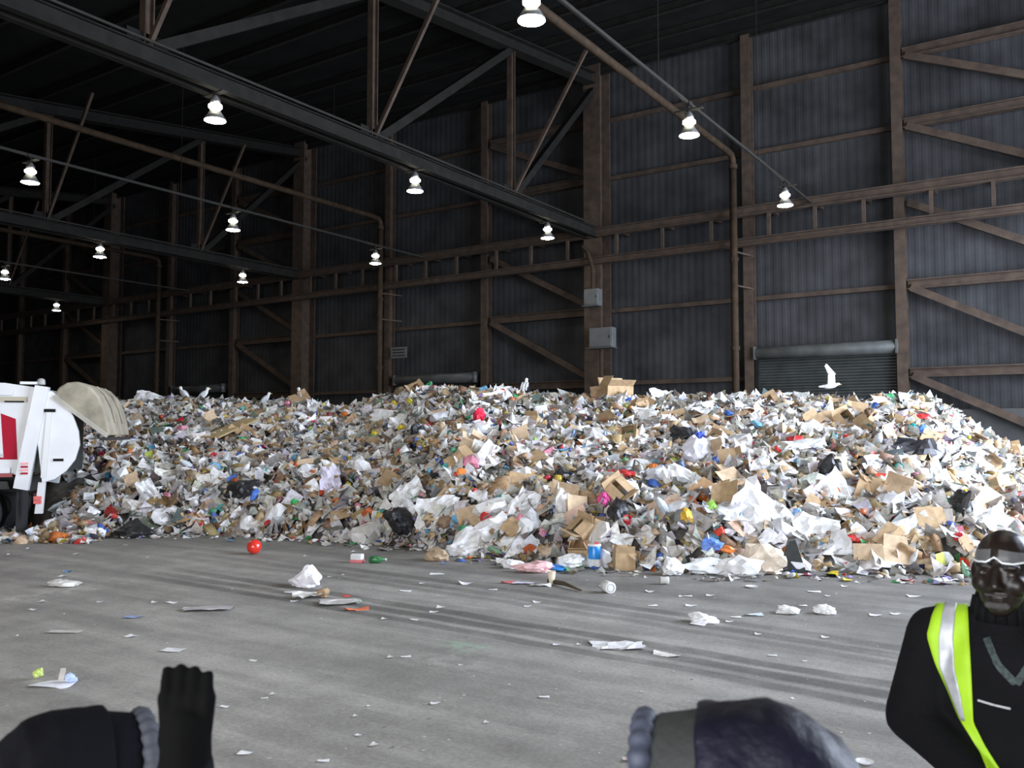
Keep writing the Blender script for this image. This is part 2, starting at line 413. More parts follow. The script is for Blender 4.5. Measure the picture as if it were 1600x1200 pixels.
# ---- roof drain pipes: level run under the roof, elbow, then down by the wall
for x, lab in ((-11.3, 'brown roof drain pipe coming down beside the roller door'), (-29.4, 'brown drain pipe dropping by the wall left of the small sign'), (-47.6, 'dim drain pipe far left above the pile')):
    yw = YB-1.75
    d = thing('drain_pipe', lab, 'pipe', (x, yw, 0))
    MB().tube([(x, 5, 12.75), (x, yw-.5, 12.75), (x, yw-.15, 12.72), (x, yw, 12.55), (x, yw, 12.2)], .12, 12).build('upper_run', pipem, d, True, world=True)
    MB().tube([(x, yw, 12.25), (x, yw, 0)], .14, 12).build('downpipe', pipem, d, True, world=True)
    for z in (12.2, 8.6, 5.2): MB().tube([(x, yw, z), (x, yw, z+.16)], .175, 12).build('collar', pipem, d, world=True)
    for z in (9.0, 7.7, 3.2): MB().bar((x, yw, z), (x+.3, YB-.45, z), .06, .06).build('wall_bracket', rust, d, world=True)

# ---- electrical enclosures and a small sign on the wall
def enclosure(px, py, wpx, hpx, Y, lab, big=True):
    p = at_Y(px, py, Y); dep = (p-ORG).dot(FH); k = dep/FPX; w, h = wpx*k/CA, hpx*k
    t = thing('electrical_box', lab, 'box', (p.x, Y, p.z-h/2))
    bev(MB().box((0, .2, h/2), (w, .4, h)).build('cabinet', boxm, t), .02)
    bev(MB().box((0, -.015, h/2), (w*.92, .03, h*.92)).build('door', boxm, t), .01)
    MB().box((w*.4, -.04, h/2), (.03, .03, .12)).build('handle', steel, t)
    MB().box((0, .12, -.03), (w*1.1, .5, .04)).build('shelf_bracket', hous, t)
    if big: MB().tube([(-w*.1, .25, -.05), (-w*.1, .25, -p.z+h/2)], .06, 8).build('conduit', pipem, t)
    return t, w, h
enclosure(938, 527, 34, 31, YB-1.7, 'larger light grey electrical box on the main column')
t, w, h = enclosure(923, 464, 21, 26, YB-1.7, 'smaller grey electrical box hanging above the larger one', False)
MB().tube([(0, .2, h), (0, .2, h+.9), (-.25, .2, h+1.6), (-.5, .25, h+1.9)], .1, 8).build('cable_duct', pipem, t)
p = at_Y(623, 551, YB-.75)
s = thing('wall_sign', 'small pale rectangular sign above the dim roller door', 'sign', (p.x, p.y, p.z))
MB().box((0, 0, 0), (1.05, .04, .55)).build('plate', boxm, s)
for i in range(3): MB().box((0, -.025, .15-.15*i), (.8, .01, .045)).build('text_line', steel, s)
MB().box((0, .35, 0), (.08, .7, .08)).build('standoff', steel, s)

# ================================================================== THE PILE
_sx = np.array([-300,-150,0,90,180,250,290,340,400,470,520,560,620,680,760,820,880,940,980,1030,1100,1180,1280,1340,1380,1430,1470,1520,1560,1600,1700,1820], float)
_sy = np.array([660,640,628,626,625,621,624,628,632,621,635,632,616,607,607,613,621,617,619,625,621,620,618,625,618,625,635,667,687,706,750,820], float)
_fx = np.array([-300,40,85,200,350,500,620,740,820,900,980,1100,1250,1400,1500,1600,1820], float)
_fy = np.array([810,816,834,833,832,840,850,866,872,880,884,890,888,893,897,899,902], float)
_wx = np.array([-300,0,400,900,1300,1500,1820], float); _ww = np.array([8,8.5,9.5,10,9.5,8.5,7], float)
def front_d(px): return FPX*CAMH/(np.interp(px, _fx, _fy)-675)
def ridge_d(px): return front_d(px)+np.interp(px, _wx, _ww)
def ridge_h(px): return CAMH+(675-np.interp(px, _sx, _sy))/FPX*ridge_d(px)-.10
_ph = rng.uniform(0, 6.28, 24); _kx = rng.normal(0, 1, 24); _ky = rng.normal(0, 1, 24)
def lumps(x, y):
    s = 0
    for i in range(24):
        f = .45+.13*i; s = s+np.sin(_kx[i]*f*x*1.6+_ky[i]*f*y*1.6+_ph[i])/(1+.22*i)
    return s*.055
def pile_h(px, d):
    f = front_d(px); r = ridge_d(px); H = ridge_h(px); s = (d-f)/(r-f)
    sc = np.clip(s, 0, 1)
    prof = .20*(1-np.exp(-sc*11))+.80*np.power(sc, .93)
    back = np.clip((d-r)/6.0, 0, 1)
    h = H*prof*(1-back**2)
    x, y = px_to_xy(px, d)
    return np.where(s < 0, 0, h+lumps(x, y)*np.clip(sc*5, 0, 1)*np.clip(1.5-sc, .35, 1))
def px_to_xy(px, d):
    lat = (px-800)/FPX*d; return -SA*d+CA*lat, CA*d+SA*lat
def xy_to_px(x, y):
    d = -SA*x+CA*y; return 800+FPX*(CA*x+SA*y)/d, d
def pile_xyz(x, y):
    px, d = xy_to_px(x, y); return pile_h(px, d)
def on_pile(px, py):
    d0 = ray(px, py)
    for i in range(900):
        dep = 9+i*.02; p = ORG+d0*(dep/d0.dot(FH)); 
        if p.z <= float(pile_xyz(p.x, p.y)): return p
    return p
def pile_normal(p, e=.35):
    hx = float(pile_xyz(p.x+e, p.y)-pile_xyz(p.x-e, p.y))/(2*e); hy = float(pile_xyz(p.x, p.y+e)-pile_xyz(p.x, p.y-e))/(2*e)
    return Vector((-hx, -hy, 1)).normalized()

corem = mat('trash_core', (.14, .13, .115), .95, 0, 5, .6)
gp = np.linspace(-300, 1820, 213); gs = np.linspace(0, 1, 70)
vs, fs = [], []
for px in gp:
    f, r = float(front_d(px)), float(ridge_d(px))
    for s in gs:
        d = f+s*(r-f+6); x, y = px_to_xy(px, d); z = float(pile_h(px, d))
        vs.append((x, min(y, 33.0), max(z-.06, 0)))
for i in range(len(gp)-1):
    for j in range(len(gs)-1):
        a = i*70+j; fs.append((a, a+70, a+71, a+1))
pile = MB().add(vs, fs).build('trash_pile', corem, None, True)
tag(pile, 'long heap of mixed paper, cardboard and plastic trash along the back of the hall', 'trash pile', kind='stuff')

# ---- scrap templates
def sheet_t(nu, nv, crump, seed, bend=.25):
    r = random.Random(seed); vs, fs = [], []
    ax, ay, b1, b2 = r.uniform(-1, 1), r.uniform(-1, 1), r.uniform(-bend, bend), r.uniform(-bend, bend)
    for i in range(nu):
        for j in range(nv):
            u, v = i/(nu-1)-.5, j/(nv-1)-.5
            z = b1*(u*ax+v*ay)**2*4+b2*u*v*3+r.uniform(-crump, crump)
            vs.append((u+r.uniform(-.05, .05), v+r.uniform(-.05, .05), z))
    for i in range(nu-1):
        for j in range(nv-1): a = i*nv+j; fs.append((a, a+nv, a+nv+1, a+1))
    return vs, fs
def blob_t(seed, sub=1, amp=.35, squash=(1, .8, .55)):
    bm = bmesh.new(); bmesh.ops.create_icosphere(bm, subdivisions=sub, radius=.5); o = Vector((seed*7.3, seed*3.1, 0))
    for v in bm.verts:
        n = noise.noise(v.co*2.6+o)+.5*noise.noise(v.co*6+o)
        v.co *= 1+amp*n; v.co = Vector((v.co.x*squash[0], v.co.y*squash[1], v.co.z*squash[2]))
    vs = [tuple(v.co) for v in bm.verts]; fs = [tuple(q.index for q in f.verts) for f in bm.faces]; bm.free(); return vs, fs
def chunk_t(seed):
    r = random.Random(seed); j = lambda: r.uniform(-.12, .12)
    a, b2, c2 = .5, r.uniform(.25, .5), r.uniform(.06, .35)
    vs = [(sx*a+j(), sy*b2+j(), sz*c2+j()*.4) for sz in (-1, 1) for sx, sy in ((-1,-1), (1,-1), (1,1), (-1,1))]
    return vs, [(0,3,2,1), (4,5,6,7), (0,1,5,4), (1,2,6,5), (2,3,7,6), (3,0,4,7)]
def bottle_t():
    mb = MB().lathe([(.16, -.5), (.18, -.46), (.18, .1), (.13, .28), (.06, .38), (.06, .5)], 8); return [tuple(v) for v in mb.v], mb.f
def build_scraps(name, tmpls, n, pos, nrm, scale, cols, matl, parent, tilt=.6, flat=1.0):
    """n scraps, each a bent sheet / chunk / blob with its own size, turn and colour, joined into one part"""
    n = len(pos); ti = rng.integers(0, len(tmpls), n); V, Ccol, faces = [], [], []; off = 0
    for k, (tv, tf) in enumerate(tmpls):
        idx = np.nonzero(ti == k)[0]; m = len(idx)
        if m == 0: continue
        tv = np.array(tv)
        nn = nrm[idx]+rng.normal(0, tilt, (m, 3)); nn /= np.linalg.norm(nn, axis=1)[:, None]
        a = rng.normal(0, 1, (m, 3)); a -= nn*np.sum(a*nn, 1)[:, None]; a /= np.linalg.norm(a, axis=1)[:, None]; b = np.cross(nn, a)
        sc = scale[idx][:, None]*np.stack([np.ones(m), rng.uniform(.5, 1.1, m), np.full(m, flat)], 1)
        P = (tv[None, :, 0, None]*sc[:, None, 0, None]*a[:, None, :]+tv[None, :, 1, None]*sc[:, None, 1, None]*b[:, None, :]+tv[None, :, 2, None]*sc[:, None, 2, None]*nn[:, None, :])+pos[idx][:, None, :]
        V.append(P.reshape(-1, 3)); Ccol.append(np.repeat(cols[idx], len(tv), 0))
        for L in sorted(set(len(f) for f in tf)):
            F = np.array([f for f in tf if len(f) == L]); FF = F[None]+(np.arange(m)*len(tv))[:, None, None]+off
            faces.append((L, FF.reshape(-1, L)))
        off += m*len(tv)
    V = np.concatenate(V); Cc = np.concatenate(Ccol)
    me = bpy.data.meshes.new(name); me.vertices.add(len(V)); me.vertices.foreach_set('co', V.ravel().astype(np.float32))
    loops = np.concatenate([f.ravel() for L, f in faces]); tot = np.concatenate([np.full(len(f), L) for L, f in faces])
    st = np.concatenate([[0], np.cumsum(tot)[:-1]])
    me.loops.add(len(loops)); me.loops.foreach_set('vertex_index', loops.astype(np.int32))
    me.polygons.add(len(tot)); me.polygons.foreach_set('loop_start', st.astype(np.int32)); me.polygons.foreach_set('loop_total', tot.astype(np.int32))
    at = me.attributes.new('tint', 'FLOAT_COLOR', 'POINT'); at.data.foreach_set('color', np.c_[Cc, np.ones(len(Cc))].ravel().astype(np.float32))
    me.update(calc_edges=True); me.validate(); me.materials.append(matl)
    o = link(name, me, parent); o['kind'] = 'stuff'; return o
def tint_mat(name, rough, spec=.4):
    m = bpy.data.materials.new(name); m.use_nodes = True; nt = m.node_tree; b = nt.nodes['Principled BSDF']
    a = nt.nodes.new('ShaderNodeAttribute'); a.attribute_name = 'tint'
    t = nt.nodes.new('ShaderNodeTexNoise'); t.inputs['Scale'].default_value = 14; t.inputs['Detail'].default_value = 4
    g = nt.nodes.new('ShaderNodeNewGeometry'); nt.links.new(g.outputs['Position'], t.inputs['Vector'])
    mr = nt.nodes.new('ShaderNodeMapRange'); mr.inputs[1].default_value = .35; mr.inputs[2].default_value = .65; mr.inputs[3].default_value = .72; mr.inputs[4].default_value = 1.08
    nt.links.new(t.outputs['Fac'], mr.inputs[0])
    s = nt.nodes.new('ShaderNodeVectorMath'); s.operation = 'SCALE'; nt.links.new(a.outputs['Color'], s.inputs[0]); nt.links.new(mr.outputs[0], s.inputs['Scale'])
    nt.links.new(s.outputs[0], b.inputs['Base Color']); b.inputs['Roughness'].default_value = rough; b.inputs['Specular IOR Level'].default_value = spec
    return m
scrap_m, film_m = tint_mat('printed_paper_scrap', .8, .2), tint_mat('plastic_film_scrap', .35, .5)
def scatter(n, smin=-.02, smax=1.12, near=0.0):
    out = []
    while sum(len(o) for o in out) < n:
        m = n*2
        px = rng.uniform(-260, 1790, m); f = front_d(px); r = ridge_d(px); s = rng.uniform(smin, smax, m); d = f+s*(r-f)
        keep = rng.uniform(0, 30, m) < d*(1-near*np.clip(s, 0, 1))
        # keep clear of the truck body
        x, y = px_to_xy(px, d)
        lat = CA*x+SA*y; z = pile_h(px, d)
        keep &= ~((lat < -8.9) & (d > 17.0) & (d < 19.9) & ((z > .9) | (lat < -9.6)))
        out.append(np.stack([px, d, x, y, z], 1)[keep])
    o = np.concatenate(out)[:n]; return o
def normals(a, e=.3):
    hx = (pile_xyz(a[:, 2]+e, a[:, 3])-pile_xyz(a[:, 2]-e, a[:, 3]))/(2*e); hy = (pile_xyz(a[:, 2], a[:, 3]+e)-pile_xyz(a[:, 2], a[:, 3]-e))/(2*e)
    nn = np.stack([-hx, -hy, np.ones(len(a))], 1); return nn/np.linalg.norm(nn, axis=1)[:, None]
def palette(n, items):
    w = np.array([q[1] for q in items], float); w /= w.sum(); idx = rng.choice(len(items), n, p=w)
    c = np.array([q[0] for q in items])[idx]*rng.uniform(.75, 1.12, (n, 1))+rng.normal(0, .015, (n, 3)); return np.clip(c, .01, .92)
WHITES = [((.80,.785,.76), 5), ((.72,.69,.64), 4), ((.58,.555,.51), 3), ((.85,.86,.90), 2), ((.46,.44,.42), 3), ((.64,.60,.54), 2.5), ((.3,.29,.28), 2.2), ((.12,.12,.12), 1.2)]
BROWNS = [((.46,.32,.18), 5), ((.38,.26,.14), 4), ((.54,.40,.25), 3), ((.27,.18,.10), 2.5), ((.6,.47,.32), 1.5)]
BRIGHT = [((.6,.05,.05), 3), ((.65,.18,.05), 2), ((.07,.15,.5), 3), ((.75,.58,.06), 1.6), ((.08,.35,.14), 1.8), ((.65,.25,.3), 2), ((.12,.38,.6), 2), ((.1,.42,.4), .8), ((.28,.2,.45), 1.2), ((.03,.03,.035), 3), ((.25,.05,.05), 1.5), ((.5,.62,.12), .7)]
def scrap_set(name, n, tmpls, lo, hi, pal, matl, tilt, flat, lift=.05, **k):
    a = scatter(n, **k); nn = normals(a); sz = np.exp(rng.uniform(math.log(lo), math.log(hi), n))
    pos = a[:, 2:5].copy(); pos[:, 2] += rng.uniform(-.03, lift, n)+.02
    return build_scraps(name, tmpls, n, pos, nn, sz, palette(n, pal), matl, pile, tilt, flat)
SH = [sheet_t(3, 3, .09, i) for i in range(10)]; BL = [blob_t(i, 1) for i in range(8)]; CH = [chunk_t(i) for i in range(10)]
scrap_set('paper_scraps', 15000, SH, .12, .38, WHITES, scrap_m, .55, 1.3, .12)
scrap_set('crumpled_paper_scraps', 5500, BL, .08, .26, WHITES, film_m, .7, 1.0, .08)
scrap_set('cardboard_scraps', 5000, CH+SH[:5], .12, .38, BROWNS, scrap_m, .5, .5, .10)
scrap_set('wrapper_scraps', 3000, SH[3:]+BL[:4], .08, .26, BRIGHT, film_m, .6, 1.1, .12)
scrap_set('bottle_scraps', 900, [bottle_t()], .18, .3, [((.75,.76,.76), 4), ((.5,.52,.52), 3), ((.2,.4,.25), .6), ((.2,.35,.6), .6)], film_m, 1.2, 1.0, .10)
# loose fringe at the foot of the heap
scrap_set('fringe_scraps', 700, SH+BL[:3], .07, .2, WHITES+[(c, w*.25) for c, w in BROWNS+BRIGHT], scrap_m, .25, .7, .03, smin=-.10, smax=.02)

# ================================================================== SINGLE PIECES OF TRASH
def cmat(col, rough=.7, spec=.4, coat=0.):
    return mat('trash_%02d_%02d_%02d_%d' % (int(col[0]*99), int(col[1]*99), int(col[2]*99), int(rough*10)), col, rough, 0, 9, .22, .15, 30, spec=spec, coat=coat)
KRAFT, KRAFT2, KRAFT3 = (.50, .35, .20), (.40, .275, .155), (.58, .43, .28)
WHITE, OFFW, GREYW = (.82, .82, .82), (.72, .70, .67), (.55, .55, .54)
def m_paper(w, l, crump, col, seed, n=6, rough=.8):
    tv, tf = sheet_t(n, n, crump*.5, seed, .3 if crump > .12 else .1)
    tv = [(x*w, y*l, z*min(w, l)) for x, y, z in tv]; me = MB().add(tv, tf).mesh('paper', cmat(col, rough)); return me
def m_card(w, l, col, seed, folds=2):
    """flattened carton: panels folded along creases, with corrugated-board thickness"""
    r = random.Random(seed); mb = MB(); x = -w/2; z = 0; ang = r.uniform(-.3, .3); t = .008; pan = w/(folds+1)
    for k in range(folds+1):
        dx, dz = pan*math.cos(ang), pan*math.sin(ang); y0, y1 = -l/2*r.uniform(.8, 1), l/2*r.uniform(.8, 1)
        nx, nz = -math.sin(ang)*t, math.cos(ang)*t
        mb.hexa([(x, y0, z), (x+dx, y0, z+dz), (x+dx, y1, z+dz), (x, y1, z), (x+nx, y0, z+nz), (x+dx+nx, y0, z+dz+nz), (x+dx+nx, y1, z+dz+nz), (x+nx, y1, z+nz)])
        if r.random() < .7:
            fl_ = pan*.45; fa = r.uniform(-.6, .6)
            mb.hexa([(x+.01, y1, z), (x+dx*.96, y1, z+dz), (x+dx*.9, y1+fl_*math.cos(fa), z+dz+fl_*math.sin(fa)), (x+dx*.06, y1+fl_*math.cos(fa), z+fl_*math.sin(fa)),
                     (x+.01, y1, z+t), (x+dx*.96, y1, z+dz+t), (x+dx*.9, y1+fl_*math.cos(fa), z+dz+fl_*math.sin(fa)+t), (x+dx*.06, y1+fl_*math.cos(fa), z+fl_*math.sin(fa)+t)])
        x += dx; z += dz; ang += r.uniform(-.7, .7)
    return mb.mesh('card', cmat(col, .85))
def m_box(w, d, h, col, seed):
    """open carton, four walls, floor and four flaps"""
    r = random.Random(seed); mb = MB(); t = .008
    mb.box((0, 0, t/2), (w, d, t))
    for sx in (-1, 1): mb.box((sx*w/2, 0, h/2), (t, d, h))
    for sy in (-1, 1): mb.box((0, sy*d/2, h/2), (w, t, h))
    for sx in (-1, 1):
        a = r.uniform(.2, 1.5); L = w*.42; R3 = Matrix.Rotation(-sx*a, 3, 'Y'); c = Vector((sx*w/2, 0, h))
        mb.box(c+R3 @ Vector((0, 0, L/2)), (t, d*.97, L), R3)
    for sy in (-1, 1):
        a = r.uniform(.3, 1.6); L = d*.42; R3 = Matrix.Rotation(sy*a, 3, 'X'); c = Vector((0, sy*d/2, h))
        mb.box(c-Vector((0, 0, 0))+R3.inverted() @ Vector((0, 0, L/2)), (w*.97, t, L), R3.inverted())
    return mb.mesh('carton', cmat(col, .85))
def m_bag(w, d, h, col, seed, ears=True, rough=.4, sub=3):
    """crumpled bag or lump: creased facets, flat on the ground side"""
    bm = bmesh.new(); bmesh.ops.create_icosphere(bm, subdivisions=sub, radius=.5); o = Vector((seed*5.7, seed*1.3, seed))
    for v in bm.verts:
        rd = abs(noise.noise(v.co*3.4+o)); rd2 = abs(noise.noise(v.co*7.5+o*1.7))
        k = .86+.75*noise.noise(v.co*1.5+o)+.55*rd+.45*rd2; top = max(0, v.co.z-.1)
        c = v.co*k; c.z = max(c.z, -.3)
        if ears: c.x *= 1-1.3*top; c.y *= 1-1.3*top; c.z *= 1+top*.8*(1+noise.noise(v.co*5+o))
        v.co = Vector((c.x*w*1.1, c.y*d*1.1, (c.z+.3)*h))
    me = bpy.data.meshes.new('bag'); bm.to_mesh(me); bm.free(); me.materials.append(cmat(col, rough, .5))
    return me
def m_lathe(prof, col, n=20, rough=.4): return MB().lathe(prof, n).mesh('turned', cmat(col, rough, .5)) 
PILE_PIECES = []
def orient(o, nrm, turn, tilt=0.0, seed=0):
    q = Vector((0, 0, 1)).rotation_difference(nrm); e = Euler((random.uniform(-tilt, tilt), random.uniform(-tilt, tilt), 0)).to_quaternion()
    o.rotation_euler = (q @ Matrix.Rotation(turn, 3, 'Z').to_quaternion() @ e).to_euler()
def where_px(px):
    for lim, w in ((260, 'next to the truck'), (520, 'above the red ball'), (700, 'left of the printed sack'), (860, 'above the printed sack'), (1060, 'above the blue drum'), (1250, 'left of the black pointed flap'), (1470, 'below the roller door')):
        if px < lim: return w
    return 'beyond the person in the vest'
def run_of(name, n, meshes, looks, cat, group, lift, tilt, smin=.0, smax=1.0, near=.45, sc=(.8, 1.25)):
    a = scatter(n, smin, smax, near); nn = normals(a)
    for i in range(n):
        o = link(name, meshes[i % len(meshes)] if not isinstance(meshes, dict) else None)
        px, d, x, y, z = a[i]; o.location = (x, y, z+lift); s = random.uniform(*sc); o.scale = (s, s, s)
        orient(o, Vector(nn[i]), random.uniform(0, 6.28), tilt)
        s = (d-float(front_d(px)))/float(ridge_d(px)-front_d(px)); hgt = 'at the heap foot' if s < .16 else 'low on the heap' if s < .36 else 'halfway up the heap' if s < .66 else 'near the heap crest'
        tag(o, '%s %s, %s' % (looks[i % len(looks)], hgt, where_px(px)), cat, group)
run_of('paper_sheet', 290, [m_paper(.42, .3, .16, c, i, 5) for i, c in enumerate([WHITE, OFFW, WHITE, GREYW, (.78, .79, .85), WHITE, OFFW])],
       [q+' paper sheet' for q in ('creased white', 'off-white', 'folded white', 'grey', 'bluish white', 'curled white', 'dull off-white')], 'paper', 'loose paper sheets on the heap', .10, .5)
run_of('cardboard_piece', 150, [m_card(.46, .34, c, i, 1+i % 3) for i, c in enumerate([KRAFT, KRAFT2, KRAFT3, KRAFT, KRAFT2, (.33, .22, .12), KRAFT3, KRAFT])],
       [q+' cardboard piece' for q in ('flat tan', 'folded brown', 'pale tan', 'tan creased', 'brown creased', 'dark brown', 'folded pale tan', 'wide tan')], 'cardboard', 'flattened cardboard on the heap', .10, .4)
run_of('plastic_bag', 150, [m_bag(.42, .34, .26, c, i, i % 2 == 0, .4, 2) for i, c in enumerate([WHITE, (.78, .79, .83), WHITE, OFFW, (.66, .67, .7), (.86, .86, .88)])],
       [q+' plastic bag' for q in ('knotted white', 'crumpled bluish white', 'peaked white', 'off-white', 'grey translucent', 'bright white')], 'bag', 'pale plastic bags on the heap', -.02, .5)
run_of('carton_box', 40, [m_box(.36, .28, .24, c, i) for i, c in enumerate([KRAFT, KRAFT2, KRAFT3, KRAFT])],
       [q+' open cardboard box' for q in ('tan', 'brown', 'pale tan', 'small tan')], 'box', 'open cardboard boxes on the heap', -.02, .9)
run_of('plastic_bottle', 90, [m_lathe([(.06, 0), (.07, .01), (.07, .17), (.05, .23), (.024, .27), (.024, .31), (.02, .312)], c, 12, .3) for c in ((.7, .73, .75), (.8, .8, .8), (.55, .6, .62))],
       [q+' plastic bottle' for q in ('clear bluish', 'white', 'grey clear')], 'bottle', 'pale bottles on the heap', .06, 1.5)
for nm, colr, k in (('red', (.62, .04, .04), 26), ('blue', (.06, .16, .55), 28), ('yellow', (.80, .60, .05), 18), ('green', (.06, .36, .13), 20), ('orange', (.78, .22, .04), 20), ('pink', (.75, .28, .38), 16), ('black', (.02, .02, .022), 30), ('light blue', (.2, .48, .72), 18)):
    ms = [m_paper(.26, .2, .25, colr, 40, 4, .45), m_bag(.22, .18, .14, colr, len(nm), False, .4, 2)]
    run_of('wrapper', k, ms, ['flat %s wrapper' % nm, 'balled-up %s wrapper' % nm], 'wrapper', '%s wrappers on the heap' % nm, .08, .5)

# ---- pieces of the heap that can be told apart one by one (pixel, then size in metres)
def put(name, me, px, py, lab, cat, lift=.08, turn=None, tilt=(0, 0), face=.5, s=1.0):
    p = on_pile(px, py); n = pile_normal(p); n = (n+(-FH)*face).normalized()
    if name == 'wrapper': s *= .68
    if name in ('paper_sheet', 'cardboard_piece'): s *= .85
    o = link(name, me); o.location = p+n*lift; o.scale = (s, s, s)
    q = Vector((0, 0, 1)).rotation_difference(n); tz = random.uniform(0, 6.28) if turn is None else turn
    o.rotation_euler = (q @ Euler((tilt[0], tilt[1], tz)).to_quaternion()).to_euler(); tag(o, lab, cat); return o
# wooden plank / long carton strip
p0, p1 = on_pile(328, 697), on_pile(392, 672)
pl = MB().bar(p0+Vector((0, 0, .22)), p1+Vector((0, 0, .30)), .5, .05).build('cardboard_strip', cmat((.42, .32, .16), .8), None, loc=tuple((p0+p1)/2)); bev(pl, .01)
tag(pl, 'long tan cardboard strip slanting up to the right on the left of the heap', 'cardboard')
put('plastic_bag', m_bag(.34, .26, .36, (.02, .02, .025), 3), 655, 684, 'black plastic bag with ragged top left of the heap centre', 'bag')
put('plastic_bag', m_bag(.5, .4, .45, (.02, .02, .03), 5), 634, 822, 'black plastic bag low on the heap, left of centre, near the floor', 'bag')
put('plastic_bag', m_bag(.6, .35, .3, (.02, .02, .025), 8), 384, 773, 'black bag on the lower left of the heap', 'bag')
put('plastic_bag', m_bag(.75, .45, .4, (.025, .025, .03), 9), 1425, 714, 'large black bag high on the right shoulder of the heap', 'bag')
put('plastic_bag', m_bag(.35, .3, .4, (.02, .02, .02), 12), 1292, 742, 'small black bag right of the long grey bundle', 'bag')
put('plastic_bag', m_bag(.4, .3, .35, (.02, .02, .02), 14), 1497, 802, 'black bag beside the big brown cartons at far right', 'bag')
put('plastic_bag', m_bag(.5, .3, .22, (.03, .03, .03), 15), 968, 812, 'flat dark bag above the red cup low on the heap', 'bag')
put('plastic_bag', m_bag(.7, .35, .25, (.03, .03, .035), 16), 1070, 690, 'dark torn film by the blue bag in the right half of the heap', 'bag')
put('plastic_bag', m_bag(.4, .25, .3, (.05, .1, .5), 17), 1092, 697, 'dark blue bag beside the large tan carton flap', 'bag')
put('plastic_bag', m_bag(.5, .45, .6, (.85, .85, .95), 19), 1090, 725, 'bulging bluish white bag in the right half of the heap', 'bag')
put('plastic_bag', m_bag(.25, .2, .4, (.75, .02, .06), 21), 749, 661, 'bright red bag near the top centre of the heap', 'bag')
put('wrapper', m_bag(.28, .22, .24, (.85, .78, .03), 22), 644, 633, 'bright yellow bag near the top of the heap', 'bag')
put('wrapper', m_bag(.26, .2, .2, (.45, .72, .08), 23), 839, 696, 'lime green wrapper in the middle of the heap', 'wrapper')
put('wrapper', m_paper(.3, .22, .2, (.1, .42, .75), 2, 5, .4), 911, 707, 'sky blue wrapper right of the heap centre', 'wrapper')
put('wrapper', m_paper(.36, .22, .2, (.8, .16, .04), 3, 5, .5), 622, 743, 'orange red flat carton left of centre', 'wrapper')
put('wrapper', m_bag(.24, .18, .2, (.02, .45, .8), 24), 1060, 640, 'teal blue bag near the top right of the heap', 'bag')
put('wrapper', m_bag(.22, .2, .2, (.02, .5, .5), 25), 1424, 676, 'turquoise bag high on the right shoulder', 'bag')
put('wrapper', m_bag(.22, .2, .2, (.85, .35, .45), 26), 1414, 662, 'pink bag high on the right shoulder', 'bag')
put('wrapper', m_bag(.3, .2, .16, (.75, .08, .1), 27), 1580, 781, 'red bag at the far right edge of the heap', 'bag')
put('wrapper', m_bag(.24, .2, .2, (.05, .3, .12), 28), 670, 606, 'dark green bag on the crest of the heap', 'bag')
put('wrapper', m_bag(.24, .2, .2, (.04, .4, .1), 29), 463, 790, 'green bag low on the left of the heap', 'bag')
put('wrapper', m_paper(.22, .2, .2, (.05, .2, .6), 7, 4, .4), 534, 709, 'bright blue scrap in the left half of the heap', 'wrapper')
put('wrapper', m_paper(.25, .2, .2, (.85, .12, .03), 8, 4, .4), 464, 729, 'orange and red scrap in the left half of the heap', 'wrapper')
put('cup', m_lathe([(.05, 0), (.075, .2), (.08, .21), (.06, .2), (.04, .03)], (.7, .02, .03), 16), 981, 824, 'red plastic cup standing low on the heap above the brown box', 'cup', s=.85)
put('wrapper', m_bag(.3, .24, .24, (.75, .1, .35), 31), 945, 788, 'magenta wrapper beside the yellow one, right of centre', 'wrapper')
put('wrapper', m_paper(.3, .24, .25, (.8, .62, .12), 32, 5), 931, 799, 'yellow folder beside the magenta wrapper', 'wrapper')
put('wrapper', m_bag(.36, .26, .2, (.85, .5, .05), 33), 1073, 814, 'amber wrapper among white papers low on the right half', 'wrapper')
put('wrapper', m_bag(.2, .2, .3, (.4, .75, .12), 34), 1110, 800, 'light green plastic bottle shape among white papers', 'wrapper')
put('wrapper', m_bag(.4, .26, .2, (.15, .3, .8), 35), 1112, 857, 'blue and orange printed bag near the foot of the heap', 'bag')
put('wrapper', m_bag(.2, .18, .18, (.85, .08, .04), 36), 1122, 837, 'small red orange scrap above the blue printed bag', 'wrapper')
put('wrapper', m_paper(.4, .28, .2, (.9, .4, .06), 37, 5, .5), 1426, 826, 'orange sheet on a brown carton at lower right', 'wrapper')
put('wrapper', m_bag(.22, .2, .2, (.8, .03, .05), 38), 1495, 847, 'small red bag behind the person in the safety vest', 'wrapper')
put('wrapper', m_bag(.26, .24, .26, (.25, .45, .8), 39), 1240, 813, 'blue and white bag at the edge of the white paper drift', 'bag')
put('wrapper', m_bag(.3, .22, .22, (.85, .3, .4), 40), 816, 818, 'pink bag low in the middle of the heap', 'bag')
put('wrapper', m_bag(.26, .22, .2, (.03, .3, .12), 41), 730, 833, 'dark green bag near the foot of the heap, left of the printed sack', 'bag')
put('wrapper', m_bag(.3, .24, .2, (.55, .12, .03), 42), 578, 806, 'rusty orange bag near the foot of the left half', 'bag')
